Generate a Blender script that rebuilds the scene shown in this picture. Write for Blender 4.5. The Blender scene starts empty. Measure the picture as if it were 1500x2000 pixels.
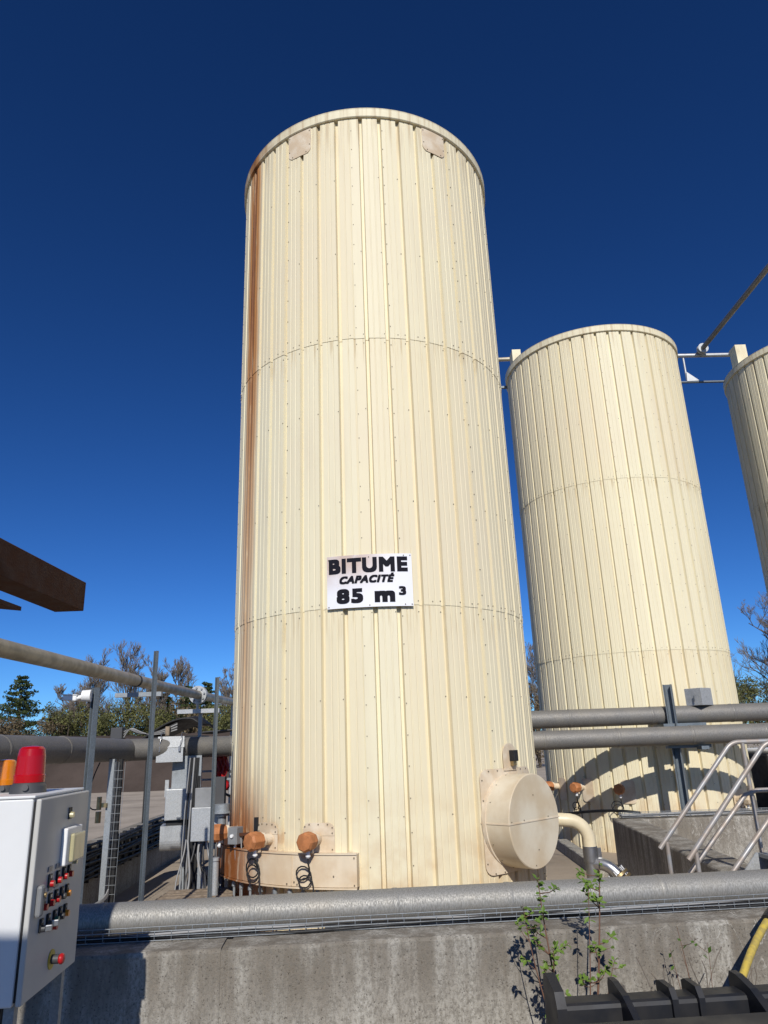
import bpy, bmesh, math, random
from mathutils import Vector, Matrix, noise as mnoise

# ------------------------------------------------------------------ camera, sky, sun, exposure
SC = bpy.context.scene
COL = SC.collection
PITCH, ROLL, CAMZ = 0.3129, 0.0369, 1.7
cam = bpy.data.cameras.new('camera')
cam.sensor_fit = 'VERTICAL'; cam.sensor_height = 36.0; cam.sensor_width = 27.0
cam.lens = 36.0 * 1400.0 / 2000.0
cam.clip_start = 0.05; cam.clip_end = 3000
camo = bpy.data.objects.new('camera', cam); COL.objects.link(camo)
camo.matrix_world = (Matrix.Translation((0, 0, CAMZ)) @ Matrix.Rotation(math.pi / 2 + PITCH, 4, 'X')
                     @ Matrix.Rotation(-ROLL, 4, 'Z'))
SC.camera = camo

SUN_EL, SUN_HEAD = math.radians(35.0), math.radians(-2.0)     # light travels towards heading (from +Y)
world = bpy.data.worlds.new('World'); SC.world = world; world.use_nodes = True
wn = world.node_tree.nodes; wl = world.node_tree.links
bg = wn['Background']
sky = wn.new('ShaderNodeTexSky'); sky.sky_type = 'NISHITA'; sky.sun_disc = False
sky.sun_elevation = SUN_EL
sky.sun_rotation = math.pi + SUN_HEAD
sky.altitude = 600; sky.air_density = 0.75; sky.dust_density = 0.2; sky.ozone_density = 2.5
gam = wn.new('ShaderNodeGamma'); gam.inputs['Gamma'].default_value = 1.25
hsv = wn.new('ShaderNodeHueSaturation'); hsv.inputs['Saturation'].default_value = 1.1
wl.new(sky.outputs[0], gam.inputs[0]); wl.new(gam.outputs[0], hsv.inputs['Color'])
tint = wn.new('ShaderNodeMix'); tint.data_type = 'RGBA'; tint.blend_type = 'MULTIPLY'; tint.inputs[0].default_value = 1.0
tint.inputs[7].default_value = (.42, .71, 1.03, 1)
wl.new(hsv.outputs[0], tint.inputs[6]); wl.new(tint.outputs[2], bg.inputs['Color'])
bg.inputs['Strength'].default_value = 0.06

sl = bpy.data.lights.new('sun', 'SUN'); sl.energy = 4.3; sl.angle = math.radians(0.5); sl.color = (1.0, 0.955, 0.88)
so = bpy.data.objects.new('sun', sl); COL.objects.link(so)
LD = Vector((math.sin(SUN_HEAD) * math.cos(SUN_EL), math.cos(SUN_HEAD) * math.cos(SUN_EL), -math.sin(SUN_EL)))
so.rotation_euler = LD.to_track_quat('-Z', 'Y').to_euler(); so.location = (-3, -20, 30)
SC.view_settings.view_transform = 'Standard'; SC.view_settings.look = 'None'
SC.view_settings.exposure = 0.0; SC.view_settings.gamma = 1.0
SC.view_settings.use_curve_mapping = False

rnd = random.Random(7)
PI = math.pi
V = Vector
def rad(a): return math.radians(a)

# ------------------------------------------------------------------ materials
def mat(name, col, rough=0.6, metal=0.0, spec=0.5, build=None, **kw):
    m = bpy.data.materials.new(name); m.use_nodes = True
    nt = m.node_tree; b = nt.nodes['Principled BSDF']
    b.inputs['Base Color'].default_value = (*col, 1); b.inputs['Roughness'].default_value = rough
    b.inputs['Metallic'].default_value = metal; b.inputs['Specular IOR Level'].default_value = spec
    for k, v in kw.items(): b.inputs[k].default_value = v
    if build: build(NT(nt, b), col)
    return m
class NT:
    def __init__(s, nt, b): s.nt = nt; s.b = b
    def n(s, t, **kw):
        x = s.nt.nodes.new(t)
        for k, v in kw.items():
            if k in x.inputs: x.inputs[k].default_value = v
            else: setattr(x, k, v)
        return x
    def l(s, a, b): s.nt.links.new(a, b)
    def pos(s): return s.n('ShaderNodeNewGeometry').outputs['Position']
    def scaled(s, src, sc):
        m = s.n('ShaderNodeMapping'); m.inputs['Scale'].default_value = sc; s.l(src, m.inputs['Vector']); return m.outputs[0]
    def noise(s, src, scale=5, detail=5, rough=0.55, dist=0.0):
        x = s.n('ShaderNodeTexNoise'); x.inputs['Scale'].default_value = scale; x.inputs['Detail'].default_value = detail
        x.inputs['Roughness'].default_value = rough; x.inputs['Distortion'].default_value = dist
        if src is not None: s.l(src, x.inputs['Vector'])
        return x.outputs['Fac']
    def ramp(s, f, *stops):
        r = s.n('ShaderNodeValToRGB'); e = r.color_ramp.elements
        while len(e) < len(stops): e.new(0.5)
        for i, (p, c) in enumerate(stops):
            e[i].position = p; e[i].color = (*c, 1) if len(c) == 3 else c
        s.l(f, r.inputs[0]); return r.outputs[0]
    def gray(s, f, a, b, va=0.0, vb=1.0):
        m = s.n('ShaderNodeMapRange'); m.interpolation_type = 'SMOOTHSTEP'
        for i, v in zip(('From Min', 'From Max', 'To Min', 'To Max'), (a, b, va, vb)): m.inputs[i].default_value = v
        s.l(f, m.inputs['Value']); return m.outputs[0]
    def math(s, op, a, b=None):
        m = s.n('ShaderNodeMath'); m.operation = op
        for i, v in enumerate((a, b)):
            if v is None: continue
            if hasattr(v, 'is_output'): s.l(v, m.inputs[i])
            else: m.inputs[i].default_value = v
        return m.outputs[0]
    def mix(s, f, a, b, mode='MIX'):
        m = s.n('ShaderNodeMix'); m.data_type = 'RGBA'; m.blend_type = mode
        for i, v in ((0, f), (6, a), (7, b)):
            if hasattr(v, 'is_output'): s.l(v, m.inputs[i])
            elif i == 0: m.inputs[i].default_value = v
            else: m.inputs[i].default_value = (*v, 1)
        return m.outputs[2]
    def color(s, c): s.l(c, s.b.inputs['Base Color'])
    def rough(s, f): s.l(f, s.b.inputs['Roughness'])
    def bump(s, f, strength=0.3, dist=0.01):
        x = s.n('ShaderNodeBump'); x.inputs['Strength'].default_value = strength; x.inputs['Distance'].default_value = dist
        s.l(f, x.inputs['Height']); s.l(x.outputs[0], s.b.inputs['Normal'])

def worn(scale=6, amt=0.35, bumpy=0.1, tint=None, streak=False):
    """grime: brightness noise, optional vertical streaks"""
    def f(t, c):
        p = t.pos()
        a = t.noise(p, scale, 6)
        d = tuple(x * (1 - amt) for x in c)
        if tint: d = tuple(x * 0.5 + y * 0.5 for x, y in zip(d, tint))
        col = t.mix(t.gray(a, 0.35, 0.68), d, c)
        if streak:
            s2 = t.noise(t.scaled(p, (1, 1, 0.06)), scale * 4, 5)
            col = t.mix(t.gray(s2, 0.5, 0.72, 0, 0.6), col, d)
        t.color(col)
        t.bump(t.noise(p, scale * 8, 4), bumpy, 0.004)
        t.rough(t.gray(a, 0.3, 0.7, min(1, t.b.inputs['Roughness'].default_value + .12), t.b.inputs['Roughness'].default_value - .06))
    return f

def cream_build(center, rust):
    def f(t, c):
        p = t.pos()
        sep = t.n('ShaderNodeSeparateXYZ'); t.l(p, sep.inputs[0])
        x, y, z = sep.outputs
        dx = t.math('SUBTRACT', x, center[0]); dy = t.math('SUBTRACT', center[1], y)
        ang = t.math('ARCTAN2', dx, dy)
        oi = t.n('ShaderNodeObjectInfo').outputs['Random']
        col = t.mix(t.gray(oi, 0, 1), c, (c[0] * .985, c[1] * .955, c[2] * .92))
        cmb = t.n('ShaderNodeCombineXYZ')
        t.l(t.math('MULTIPLY', ang, 1.9), cmb.inputs[0]); t.l(t.math('MULTIPLY', z, 0.05), cmb.inputs[1])
        s1 = t.noise(cmb.outputs[0], 7, 6, 0.6)
        col = t.mix(t.gray(s1, 0.48, 0.78, 0, .34), col, (.56, .475, .34))
        s3 = t.noise(cmb.outputs[0], 60, 3, 0.6)
        col = t.mix(t.gray(s3, 0.52, 0.8, 0, .10), col, (.50, .43, .30))
        big = t.noise(p, 0.55, 4)
        col = t.mix(t.gray(big, 0.45, 0.75, 0, .4), col, (.71, .62, .462))
        # dirt runs below the two sheet laps
        for zs in (3.139, 6.48):
            below = t.math('SUBTRACT', zs, z)
            m = t.math('MULTIPLY', t.gray(below, 0.0, 0.5, 1, 0), t.math('GREATER_THAN', below, 0.0))
            m = t.math('MULTIPLY', m, t.gray(t.noise(cmb.outputs[0], 26, 4), 0.50, 0.68, 0, .5))
            col = t.mix(m, col, (.42, .29, .13))
        # dust splashed at the base
        m = t.math('MULTIPLY', t.gray(z, 1.6, 0.3), t.gray(t.noise(p, 3, 5), 0.35, 0.7, 0, .5))
        col = t.mix(m, col, (.50, .33, .17))
        topm = t.math('MULTIPLY', t.gray(z, 9.2, 10.0), t.gray(t.noise(cmb.outputs[0], 14, 4), 0.45, 0.7, 0, .6))
        col = t.mix(topm, col, (.40, .28, .15))
        if rust:
            wob = t.math('MULTIPLY', t.math('SUBTRACT', t.noise(t.scaled(p, (1, 1, .5)), 1.2, 3), 0.5), 0.05)
            aw = t.math('ADD', ang, wob)
            dist = t.math('ABSOLUTE', t.math('SUBTRACT', aw, rad(-56.8)))
            s2 = t.noise(cmb.outputs[0], 22, 5, 0.65)
            halo = t.math('MULTIPLY', t.gray(dist, rad(7.5), rad(3.2)), t.gray(s2, 0.20, 0.48))
            halo = t.math('MULTIPLY', halo, t.gray(z, 2.0, 7.5, .42, 1.0))
            col = t.mix(halo, col, (.47, .215, .07))
            core = t.math('MULTIPLY', t.gray(dist, rad(3.0), rad(0.6)), t.gray(z, 3.0, 8.4, .30, 1))
            core = t.math('MULTIPLY', core, t.gray(s2, 0.25, 0.55, .4, 1))
            col = t.mix(core, col, (.165, .056, .018))
            rimd = t.math('MULTIPLY', t.gray(ang, rad(-14), rad(-60)), t.gray(z, 9.93, 9.99))
            col = t.mix(t.math('MULTIPLY', rimd, t.gray(t.noise(p, 4, 5), .3, .6, .2, .75)), col, (.33, .17, .07))
            # rusty foot on the left
            ft = t.math('MULTIPLY', t.gray(ang, rad(-33), rad(-54)), t.gray(z, 1.7, .75))
            ft = t.math('MULTIPLY', ft, t.gray(t.noise(t.scaled(p, (1, 1, .25)), 9, 5), .25, .5))
            col = t.mix(ft, col, (.27, .085, .018))
            # hatch cover rust
            for a0, z0, rr in ((-38, .80, .22), (-22, .7, .12)):
                d2 = t.math('ADD', t.math('POWER', t.math('MULTIPLY', t.math('SUBTRACT', ang, rad(a0)), 1.9), 2), t.math('POWER', t.math('SUBTRACT', z, z0), 2))
                col = t.mix(t.math('MULTIPLY', t.gray(t.math('SQRT', d2), rr, 0.03), t.gray(t.noise(p, 11, 4), .3, .65, .1, .8)), col, (.40, .17, .05))
        t.color(col)
        t.bump(t.math('ADD', t.noise(t.scaled(p, (1, 1, .45)), 3.2, 2), t.math('MULTIPLY', t.noise(p, 90, 2), .02)), 0.35, 0.02)
    return f

CREAM = (.75, .688, .495)
T1 = (-.123, 9.669); T2 = (4.937, 15.068); T3 = (10.345, 15.337)
M = {}
for i, (T, r) in enumerate(((T1, True), (T2, False), (T3, False))):
    M['cream%d' % i] = mat('cream_sheet_%d' % i, CREAM, .55, 0, .22, cream_build(T, r))
M['cream'] = M['cream1']
M['plate'] = mat('cream_plate', (.71, .615, .475), .55, 0, .25, worn(5, .10, .03, (.52, .36, .2)))
M['drum'] = mat('cream_drum', (.67, .60, .465), .55, 0, .25, worn(2.5, .08, .04, (.5, .36, .2)))
M['skirt'] = mat('skirt_sheet', (.71, .605, .45), .55, 0, .25, cream_build(T1, True))
M['creampipe'] = mat('cream_pipe', (.72, .62, .42), .4, 0, .5, worn(6, .12, .04))

def wall_build(t, c):
    p = t.pos()
    sep = t.n('ShaderNodeSeparateXYZ'); t.l(p, sep.inputs[0]); z = sep.outputs[2]
    base = t.ramp(t.noise(p, 2.2, 8, .62), (.28, (.31, .295, .26)), (.5, (.42, .40, .355)), (.74, (.53, .51, .46)))
    st = t.noise(t.scaled(p, (1, 1, .10)), 10, 6, .62)
    base = t.mix(t.gray(st, .48, .70, 0, .6), base, (.17, .145, .115))
    st2 = t.noise(t.scaled(p, (1, 1, .05)), 24, 4, .6)
    base = t.mix(t.gray(st2, .55, .75, 0, .6), base, (.47, .45, .40))
    up = t.math('MULTIPLY', t.gray(z, -.05, .45), t.gray(t.noise(t.scaled(p, (1, 1, .14)), 7, 6), .32, .62, .10, .85))
    base = t.mix(up, base, (.16, .135, .105))
    # pale lime veins low on the face
    vein = t.noise(t.scaled(p, (1, 1, .55)), 5.5, 3, .5, 1.2)
    vm = t.gray(t.math('ABSOLUTE', t.math('SUBTRACT', vein, .5)), .012, .0, 0, .8)
    vm = t.math('MULTIPLY', vm, t.gray(t.noise(p, .9, 2), .5, .62))
    base = t.mix(vm, base, (.56, .54, .49))
    base = t.mix(t.gray(t.noise(t.scaled(p, (1, 1, .6)), 48, 5, .75), .36, .60, .75, 0), base, (.17, .155, .13))
    pores = t.noise(p, 75, 3, .7)
    base = t.mix(t.gray(pores, .58, .68, 0, .85), base, (.07, .06, .05))
    t.color(base)
    t.bump(t.math('ADD', t.noise(p, 26, 7, .7), t.math('MULTIPLY', pores, -.7)), .55, .012)
M['wall'] = mat('old_concrete', (.3, .28, .24), .9, 0, .2, wall_build)

def slab_build(t, c):
    p = t.pos()
    base = t.ramp(t.noise(p, .5, 8, .6), (.3, tuple(x * .72 for x in c)), (.5, c), (.72, tuple(x * 1.18 for x in c)))
    base = t.mix(t.gray(t.noise(p, 6, 8, .7), .5, .8, 0, .5), base, tuple(x * .5 for x in c))
    base = t.mix(t.gray(t.noise(p, 55, 4, .7), .55, .75, 0, .55), base, tuple(x * .45 for x in c))
    t.color(base); t.bump(t.noise(p, 60, 5, .7), .5, .01)
M['slab'] = mat('dusty_slab', (.36, .30, .235), .95, 0, .1, slab_build)
M['yard'] = mat('yard_concrete', (.40, .345, .28), .95, 0, .1, slab_build)
M['asphalt'] = mat('unseen_dark_asphalt', (.15, .13, .108), .95, 0, .15, slab_build)
M['heap'] = mat('dark_aggregate', (.070, .054, .046), .95, 0, .1, slab_build)

def clad_build(t, c):
    p = t.pos()
    a = t.noise(t.scaled(p, (1, 1, .22)), 150, 5, .7)
    b = t.noise(p, 3, 4)
    col = t.mix(t.gray(a, .35, .66), tuple(x * .62 for x in c), c)
    col = t.mix(t.gray(b, .4, .7, 0, .35), col, (.30, .27, .22))
    t.color(col); t.rough(t.gray(a, .35, .65, .70, .52)); t.bump(t.noise(t.scaled(p, (1, 1, .25)), 170, 3, .6), .25, .003)
M['clad'] = mat('aluminium_cladding', (.33, .322, .30), .6, .4, .5, clad_build)
M['cladwarm'] = mat('aged_cladding', (.25, .24, .225), .6, .4, .5, clad_build)
M['olive'] = mat('beige_steel_pipe', (.42, .37, .27), .42, .15, .5, worn(7, .3, .05, streak=False))
def galv_build(t, c):
    p = t.pos()
    v = t.n('ShaderNodeTexVoronoi'); v.inputs['Scale'].default_value = 110; t.l(p, v.inputs['Vector'])
    g = t.n('ShaderNodeRGBToBW'); t.l(v.outputs['Color'], g.inputs[0])
    col = t.mix(t.gray(g.outputs[0], .2, .8), tuple(x * .86 for x in c), tuple(min(1, x * 1.06) for x in c))
    col = t.mix(t.gray(t.noise(p, 5, 6), .5, .75, 0, .5), col, tuple(x * .55 for x in c))
    t.color(col)
M['galv'] = mat('galvanised_steel', (.30, .325, .345), .55, .35, .5, galv_build)
M['galvlight'] = mat('light_galvanised_sheet', (.43, .445, .455), .5, .4, .5, galv_build)
M['galvblue'] = mat('blue_grey_galvanised', (.165, .195, .22), .55, .3, .5, galv_build)
M['rail'] = mat('rail_tube', (.37, .37, .37), .45, .35, .5, worn(9, .22, .05, (.42, .30, .2)))
M['pipegrey'] = mat('weathered_grey_pipe', (.20, .19, .175), .5, .3, .5, worn(3, .25, .03))
M['rust'] = mat('rusty_steel', (.075, .035, .024), .85, .1, .3, worn(9, .6, .5, (.14, .05, .02)))
M['white'] = mat('white_enamel', (.70, .71, .71), .38, 0, .5, worn(3, .06, .02))
M['door'] = mat('grey_enamel_door', (.52, .51, .475), .45, 0, .5, worn(3, .08, .02))
M['whiteplastic'] = mat('white_plastic', (.80, .80, .79), .35)
M['black'] = mat('black_rubber', (.018, .018, .019), .55, 0, .4, worn(12, .3, .05))
M['darkgrey'] = mat('dark_grey_plastic', (.055, .055, .058), .5)
M['grey'] = mat('grey_plastic', (.24, .245, .25), .45, 0, .5, worn(8, .2, .03))
M['greycable'] = mat('grey_cable', (.26, .26, .26), .5)
M['orange'] = mat('faded_orange_cap', (.50, .195, .072), .6, 0, .35, worn(14, .3, .08))
M['rubberorange'] = mat('orange_hose', (.62, .17, .05), .5)
M['red'] = mat('red_plastic', (.42, .012, .015), .3)
M['redbeacon'] = mat('red_beacon_lens', (.46, .004, .010), .22, 0, .45, None, **{'Transmission Weight': .2})
M['amber'] = mat('amber_lens', (.85, .26, .01), .2, 0, .6, None, **{'Transmission Weight': .3, 'Coat Weight': .3})
M['amberb'] = mat('amber_button', (.75, .25, .02), .3)
M['green'] = mat('green_button', (.02, .16, .10), .3)
M['yellow'] = mat('yellow_plastic', (.55, .42, .05), .45)
M['clearcover'] = mat('yellowed_clear_cover', (.42, .38, .22), .25, 0, .5, None, **{'Coat Weight': .4})
M['yellowhose'] = mat('yellow_hose', (.58, .43, .07), .55, 0, .4, worn(18, .35, .1, (.3, .25, .12)))
M['steel'] = mat('new_steel', (.52, .52, .52), .32, .9, .5, worn(10, .25, .03))
M['brass'] = mat('zinc_yellow_flange', (.44, .33, .17), .38, .8, .5, worn(14, .3, .05))
M['paintdark'] = mat('dark_blue_black_paint', (.012, .014, .019), .5, 0, .4, worn(6, .25, .06, (.03, .028, .028)))
M['signwhite'] = mat('sign_panel', (.80, .80, .82), .3, 0, .5, None)
M['ink'] = mat('black_lettering', (.012, .012, .018), .75, 0, .1)
M['screw'] = mat('screw_heads', (.20, .165, .115), .6, .2)
M['wood'] = mat('pallet_wood', (.33, .26, .19), .85, 0, .2, worn(20, .4, .15))
M['pink'] = mat('red_painted_board', (.52, .15, .11), .8, 0, .2, worn(12, .4, .1))
M['bark'] = mat('grey_brown_bark', (.145, .115, .088), .9, 0, .2, worn(8, .4, .2))
M['twig'] = mat('twigs', (.20, .17, .14), .9, 0, .2)
M['redstem'] = mat('reddish_stem', (.16, .085, .055), .7, 0, .3)
def leaf(name, c, c2, tr=.25):
    def f(t, cc):
        oi = t.noise(t.pos(), 1.3, 4)
        t.color(t.mix(t.gray(oi, .35, .65), c, c2))
    return mat(name, c, .6, 0, .3, f)
M['freshleaf'] = leaf('fresh_leaf', (.125, .20, .03), (.06, .115, .02))
M['pine'] = leaf('pine_needles', (.028, .044, .012), (.055, .075, .022))
M['olivebush'] = leaf('olive_spring_foliage', (.15, .15, .045), (.07, .075, .028))
M['brownbush'] = leaf('brown_brush', (.12, .088, .05), (.16, .125, .07))
def sign_stain(t, c):
    p = t.pos()
    sep = t.n('ShaderNodeSeparateXYZ'); t.l(p, sep.inputs[0])
    m = t.math('MULTIPLY', t.gray(sep.outputs[2], 3.22, 3.66), t.gray(sep.outputs[0], .22, -.35, .0, 1))
    m = t.math('MULTIPLY', m, t.gray(t.noise(p, 4, 6), .25, .6, .35, .85))
    col = t.mix(m, c, (.52, .37, .28))
    sc = t.noise(p, 6, 2, .4, 1.5)
    line = t.gray(t.math('ABSOLUTE', t.math('SUBTRACT', sc, .5)), .006, 0, 0, .5)
    t.color(t.mix(line, col, (.82, .80, .78)))
M['signwhite'] = mat('sign_panel_stained', (.80, .80, .83), .32, 0, .5, sign_stain)

# ------------------------------------------------------------------ mesh helpers
class MB:
    """collects shapes; build() links them as one mesh object"""
    def __init__(s): s.v = []; s.f = []; s.sm = []
    def add(s, vs, fs, smooth=False):
        o = len(s.v); s.v += [tuple(x) for x in vs]
        for f in fs: s.f.append(tuple(i + o for i in f)); s.sm.append(smooth)
        return s
    def box(s, c, d, rz=0, mtx=None, bev=0):
        hx, hy, hz = d[0] / 2, d[1] / 2, d[2] / 2
        R = mtx if mtx is not None else Matrix.Rotation(rz, 3, 'Z')
        if bev > 0:
            b = min(bev, hx * .9, hy * .9, hz * .9)
            bm = bmesh.new(); bmesh.ops.create_cube(bm, size=1)
            for v in bm.verts: v.co = V((v.co.x * 2 * hx, v.co.y * 2 * hy, v.co.z * 2 * hz))
            bmesh.ops.bevel(bm, geom=bm.edges[:], offset=b, segments=2, affect='EDGES', profile=.5)
            vs = [R @ v.co + V(c) for v in bm.verts]
            bm.verts.index_update()
            s.add(vs, [[v.index for v in f.verts] for f in bm.faces]); bm.free(); return s
        vs = [R @ V((x * hx, y * hy, z * hz)) + V(c) for x in (-1, 1) for y in (-1, 1) for z in (-1, 1)]
        return s.add(vs, [(0, 1, 3, 2), (4, 6, 7, 5), (0, 4, 5, 1), (2, 3, 7, 6), (0, 2, 6, 4), (1, 5, 7, 3)])
    def cyl(s, a, b, r0, r1=None, n=16, caps=True, smooth=True):
        r1 = r0 if r1 is None else r1
        a = V(a); b = V(b); d = (b - a)
        q = d.to_track_quat('Z', 'Y'); X = q @ V((1, 0, 0)); Y = q @ V((0, 1, 0))
        vs = []
        for P, r in ((a, r0), (b, r1)):
            for i in range(n):
                t = 2 * PI * i / n; vs.append(P + X * (r * math.cos(t)) + Y * (r * math.sin(t)))
        s.add(vs, [(i, (i + 1) % n, n + (i + 1) % n, n + i) for i in range(n)], smooth)
        if caps:
            s.add(vs[:n], [tuple(reversed(range(n)))]); s.add(vs[n:], [tuple(range(n))])
        return s
    def tube(s, pts, r, n=8, smooth=True, caps=True):
        pts = [V(p) for p in pts]; rs = r if isinstance(r, (list, tuple)) else [r] * len(pts)
        if len(pts) < 2: return s
        t0 = (pts[1] - pts[0]).normalized()
        up = V((0, 0, 1)) if abs(t0.z) < .9 else V((1, 0, 0))
        X = t0.cross(up).normalized(); vs = []
        for k, p in enumerate(pts):
            t = (pts[min(k + 1, len(pts) - 1)] - pts[max(k - 1, 0)]).normalized()
            X = (X - t * X.dot(t)).normalized(); Y = t.cross(X)
            for i in range(n):
                a = 2 * PI * i / n; vs.append(p + (X * math.cos(a) + Y * math.sin(a)) * rs[k])
        fs = [(k * n + i, k * n + (i + 1) % n, (k + 1) * n + (i + 1) % n, (k + 1) * n + i) for k in range(len(pts) - 1) for i in range(n)]
        s.add(vs, fs, smooth)
        if caps:
            s.add(vs[:n], [tuple(reversed(range(n)))]); s.add(vs[-n:], [tuple(range(n))])
        return s
    def lathe(s, prof, mtx, n=32, smooth=True):
        """prof: (r, h) list about local Z of mtx; each profile edge kept crisp"""
        for k in range(len(prof) - 1):
            (r0, h0), (r1, h1) = prof[k], prof[k + 1]
            vs = []
            for r, h in ((r0, h0), (r1, h1)):
                for i in range(n):
                    a = 2 * PI * i / n; vs.append(mtx @ V((r * math.cos(a), r * math.sin(a), h)))
            s.add(vs, [(i, (i + 1) % n, n + (i + 1) % n, n + i) for i in range(n)], smooth)
        return s
    def prism(s, poly, h, mtx):
        """poly in local XY, extruded along local Z from 0 to h"""
        n = len(poly)
        vs = [mtx @ V((x, y, 0)) for x, y in poly] + [mtx @ V((x, y, h)) for x, y in poly]
        s.add(vs, [tuple(reversed(range(n))), tuple(range(n, 2 * n))] + [(i, (i + 1) % n, n + (i + 1) % n, n + i) for i in range(n)])
        return s
    def build(s, name, m, parent=None, base=None, fix=True):
        me = bpy.data.meshes.new(name)
        off = V((0, 0, 0))
        if parent is not None and base is None: off = abspos(parent)
        me.from_pydata([tuple(V(p) - off) for p in s.v], [], s.f)
        me.polygons.foreach_set('use_smooth', s.sm)
        me.materials.append(M[m] if isinstance(m, str) else m)
        if fix and len(s.f) < 60000:
            bm = bmesh.new(); bm.from_mesh(me); bmesh.ops.recalc_face_normals(bm, faces=bm.faces[:]); bm.to_mesh(me); bm.free()
        me.update()
        o = bpy.data.objects.new(name, me); COL.objects.link(o)
        if parent is not None: o.parent = parent
        return o
def abspos(o):
    p = V(o.location)
    while o.parent: o = o.parent; p += o.location
    return p
def tag(o, label, cat, group=None):
    o['label'] = label; o['category'] = cat
    if group: o['group'] = group
    return o
def struct(o): o['kind'] = 'structure'; return o
def thing(name, loc, label, cat, group=None, rz=0):
    o = bpy.data.objects.new(name, None); COL.objects.link(o); o.location = loc; o.rotation_euler = (0, 0, rz)
    o.empty_display_size = .2
    return tag(o, label, cat, group)
def copy_tree(o, parent=None):
    c = o.copy(); COL.objects.link(c); c.parent = parent
    for ch in list(o.children): copy_tree(ch, c)
    return c
def frame(origin, xa, ya):
    """4x4 matrix with local X, Y given"""
    xa = V(xa).normalized(); ya = V(ya); ya = (ya - xa * ya.dot(xa)).normalized(); za = xa.cross(ya)
    return Matrix(((xa.x, ya.x, za.x, origin[0]), (xa.y, ya.y, za.y, origin[1]), (xa.z, ya.z, za.z, origin[2]), (0, 0, 0, 1)))
def arc(c, r, a0, a1, n, plane='xz'):
    out = []
    for i in range(n + 1):
        a = rad(a0 + (a1 - a0) * i / n)
        u, w = r * math.cos(a), r * math.sin(a)
        out.append(V(c) + (V((u, 0, w)) if plane == 'xz' else V((u, w, 0)) if plane == 'xy' else V((0, u, w))))
    return out
def bez(p0, p1, p2, p3, n=14):
    p0, p1, p2, p3 = map(V, (p0, p1, p2, p3))
    return [p0 * (1 - t) ** 3 + p1 * 3 * t * (1 - t) ** 2 + p2 * 3 * t * t * (1 - t) + p3 * t ** 3 for t in (i / n for i in range(n + 1))]
def rrect(w, h, r, n=5, corners=(1, 1, 1, 1)):
    """rounded rectangle, centred; corners: tr, tl, bl, br rounded?"""
    out = []
    for k, (sx, sy, a0) in enumerate(((1, 1, 0), (-1, 1, 90), (-1, -1, 180), (1, -1, 270))):
        rr = r if corners[k] else .004
        cx, cy = sx * (w / 2 - rr), sy * (h / 2 - rr)
        for i in range(n + 1):
            a = rad(a0 + 90 * i / n); out.append((cx + rr * math.cos(a), cy + rr * math.sin(a)))
    return out

# ------------------------------------------------------------------ the setting
GZ = -.24
g = MB(); S = 900
g.add([(-S, -S, GZ), (S, -S, GZ), (S, S, GZ), (-S, S, GZ)], [(0, 1, 2, 3)])
struct(g.build('ground', 'yard', fix=False))
g = MB(); g.box((1.5, 10.8, GZ + .01 - .0), (11.5, 12, .024))
struct(g.build('bund_floor', 'slab'))

g = MB(); g.add([(-40, -60, GZ + .004), (40, -60, GZ + .004), (40, 7.4, GZ + .004), (-40, 1.9, GZ + .004)], [(0, 1, 2, 3)])
struct(g.build('unseen_asphalt_apron', 'asphalt', fix=False))  # unseen dark ground, added to cut light bounced onto wall and cabinet door
# front bund wall: line Y = 4.95 + .075 X (front face)
WA = math.atan(.075)
def wline(x, off=0.0):      # a point on the wall line, off metres behind the front face
    return V((x - off * math.sin(WA), 4.95 + .075 * x + off * math.cos(WA), 0))
WT = .57
def rough_wall(mb, p0, p1, thick, z0, z1, n=60, jit=.006, nz=5, seed=1):
    """a concrete wall from p0 to p1 with uneven worn arrises; thick to the left of travel"""
    p0 = V((p0[0], p0[1], 0)); p1 = V((p1[0], p1[1], 0)); d = (p1 - p0).normalized(); nrm = V((-d.y, d.x, 0))
    prof = [(0, z0)] + [(0, z0 + (z1 - .02 - z0) * k / nz) for k in range(1, nz + 1)] + [(.006, z1 - .007), (.018, z1), (thick * .5, z1 + .002), (thick - .018, z1), (thick - .004, z1 - .012), (thick, z0)]
    m = len(prof); vs = []
    L = (p1 - p0).length
    for i in range(n + 1):
        q = p0 + d * (L * i / n)
        for k, (o, z) in enumerate(prof):
            j = mnoise.noise(V((L * i / n * 3.1, k * .7, seed))) * jit + mnoise.noise(V((L * i / n * 11, k * 1.7, seed + 9))) * jit * .6
            edge = 1.0 if nz <= k <= nz + 4 else .5
            vs.append(q + nrm * (o + j * edge) + V((0, 0, z + (j * .9 if 0 < k < m - 1 and z > z1 - .1 else 0))))
    fs = [(i * m + k, (i + 1) * m + k, (i + 1) * m + k + 1, i * m + k + 1) for i in range(n) for k in range(m - 1)]
    fs += [tuple(range(m)), tuple(reversed(range(n * m, n * m + m)))]
    mb.add(vs, fs)
w = thing('concrete_wall', (0, 4.95, GZ), 'long low stained concrete bund wall in front of the tall tank', 'wall')
xj = -1.05
mb = MB(); rough_wall(mb, wline(-3.75), wline(xj - .022), .36, GZ - .05, WT, 40, seed=3); mb.build('wall_section', 'wall', w)
mb = MB(); rough_wall(mb, wline(xj + .022), wline(7.5), .36, GZ - .05, WT, 120, seed=5); mb.build('wall_section', 'wall', w)
mb = MB(); c = wline(xj, .17); mb.box((c.x, c.y, .16), (.05, .33, .80), WA); mb.build('joint_filler', 'wall', w)

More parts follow.
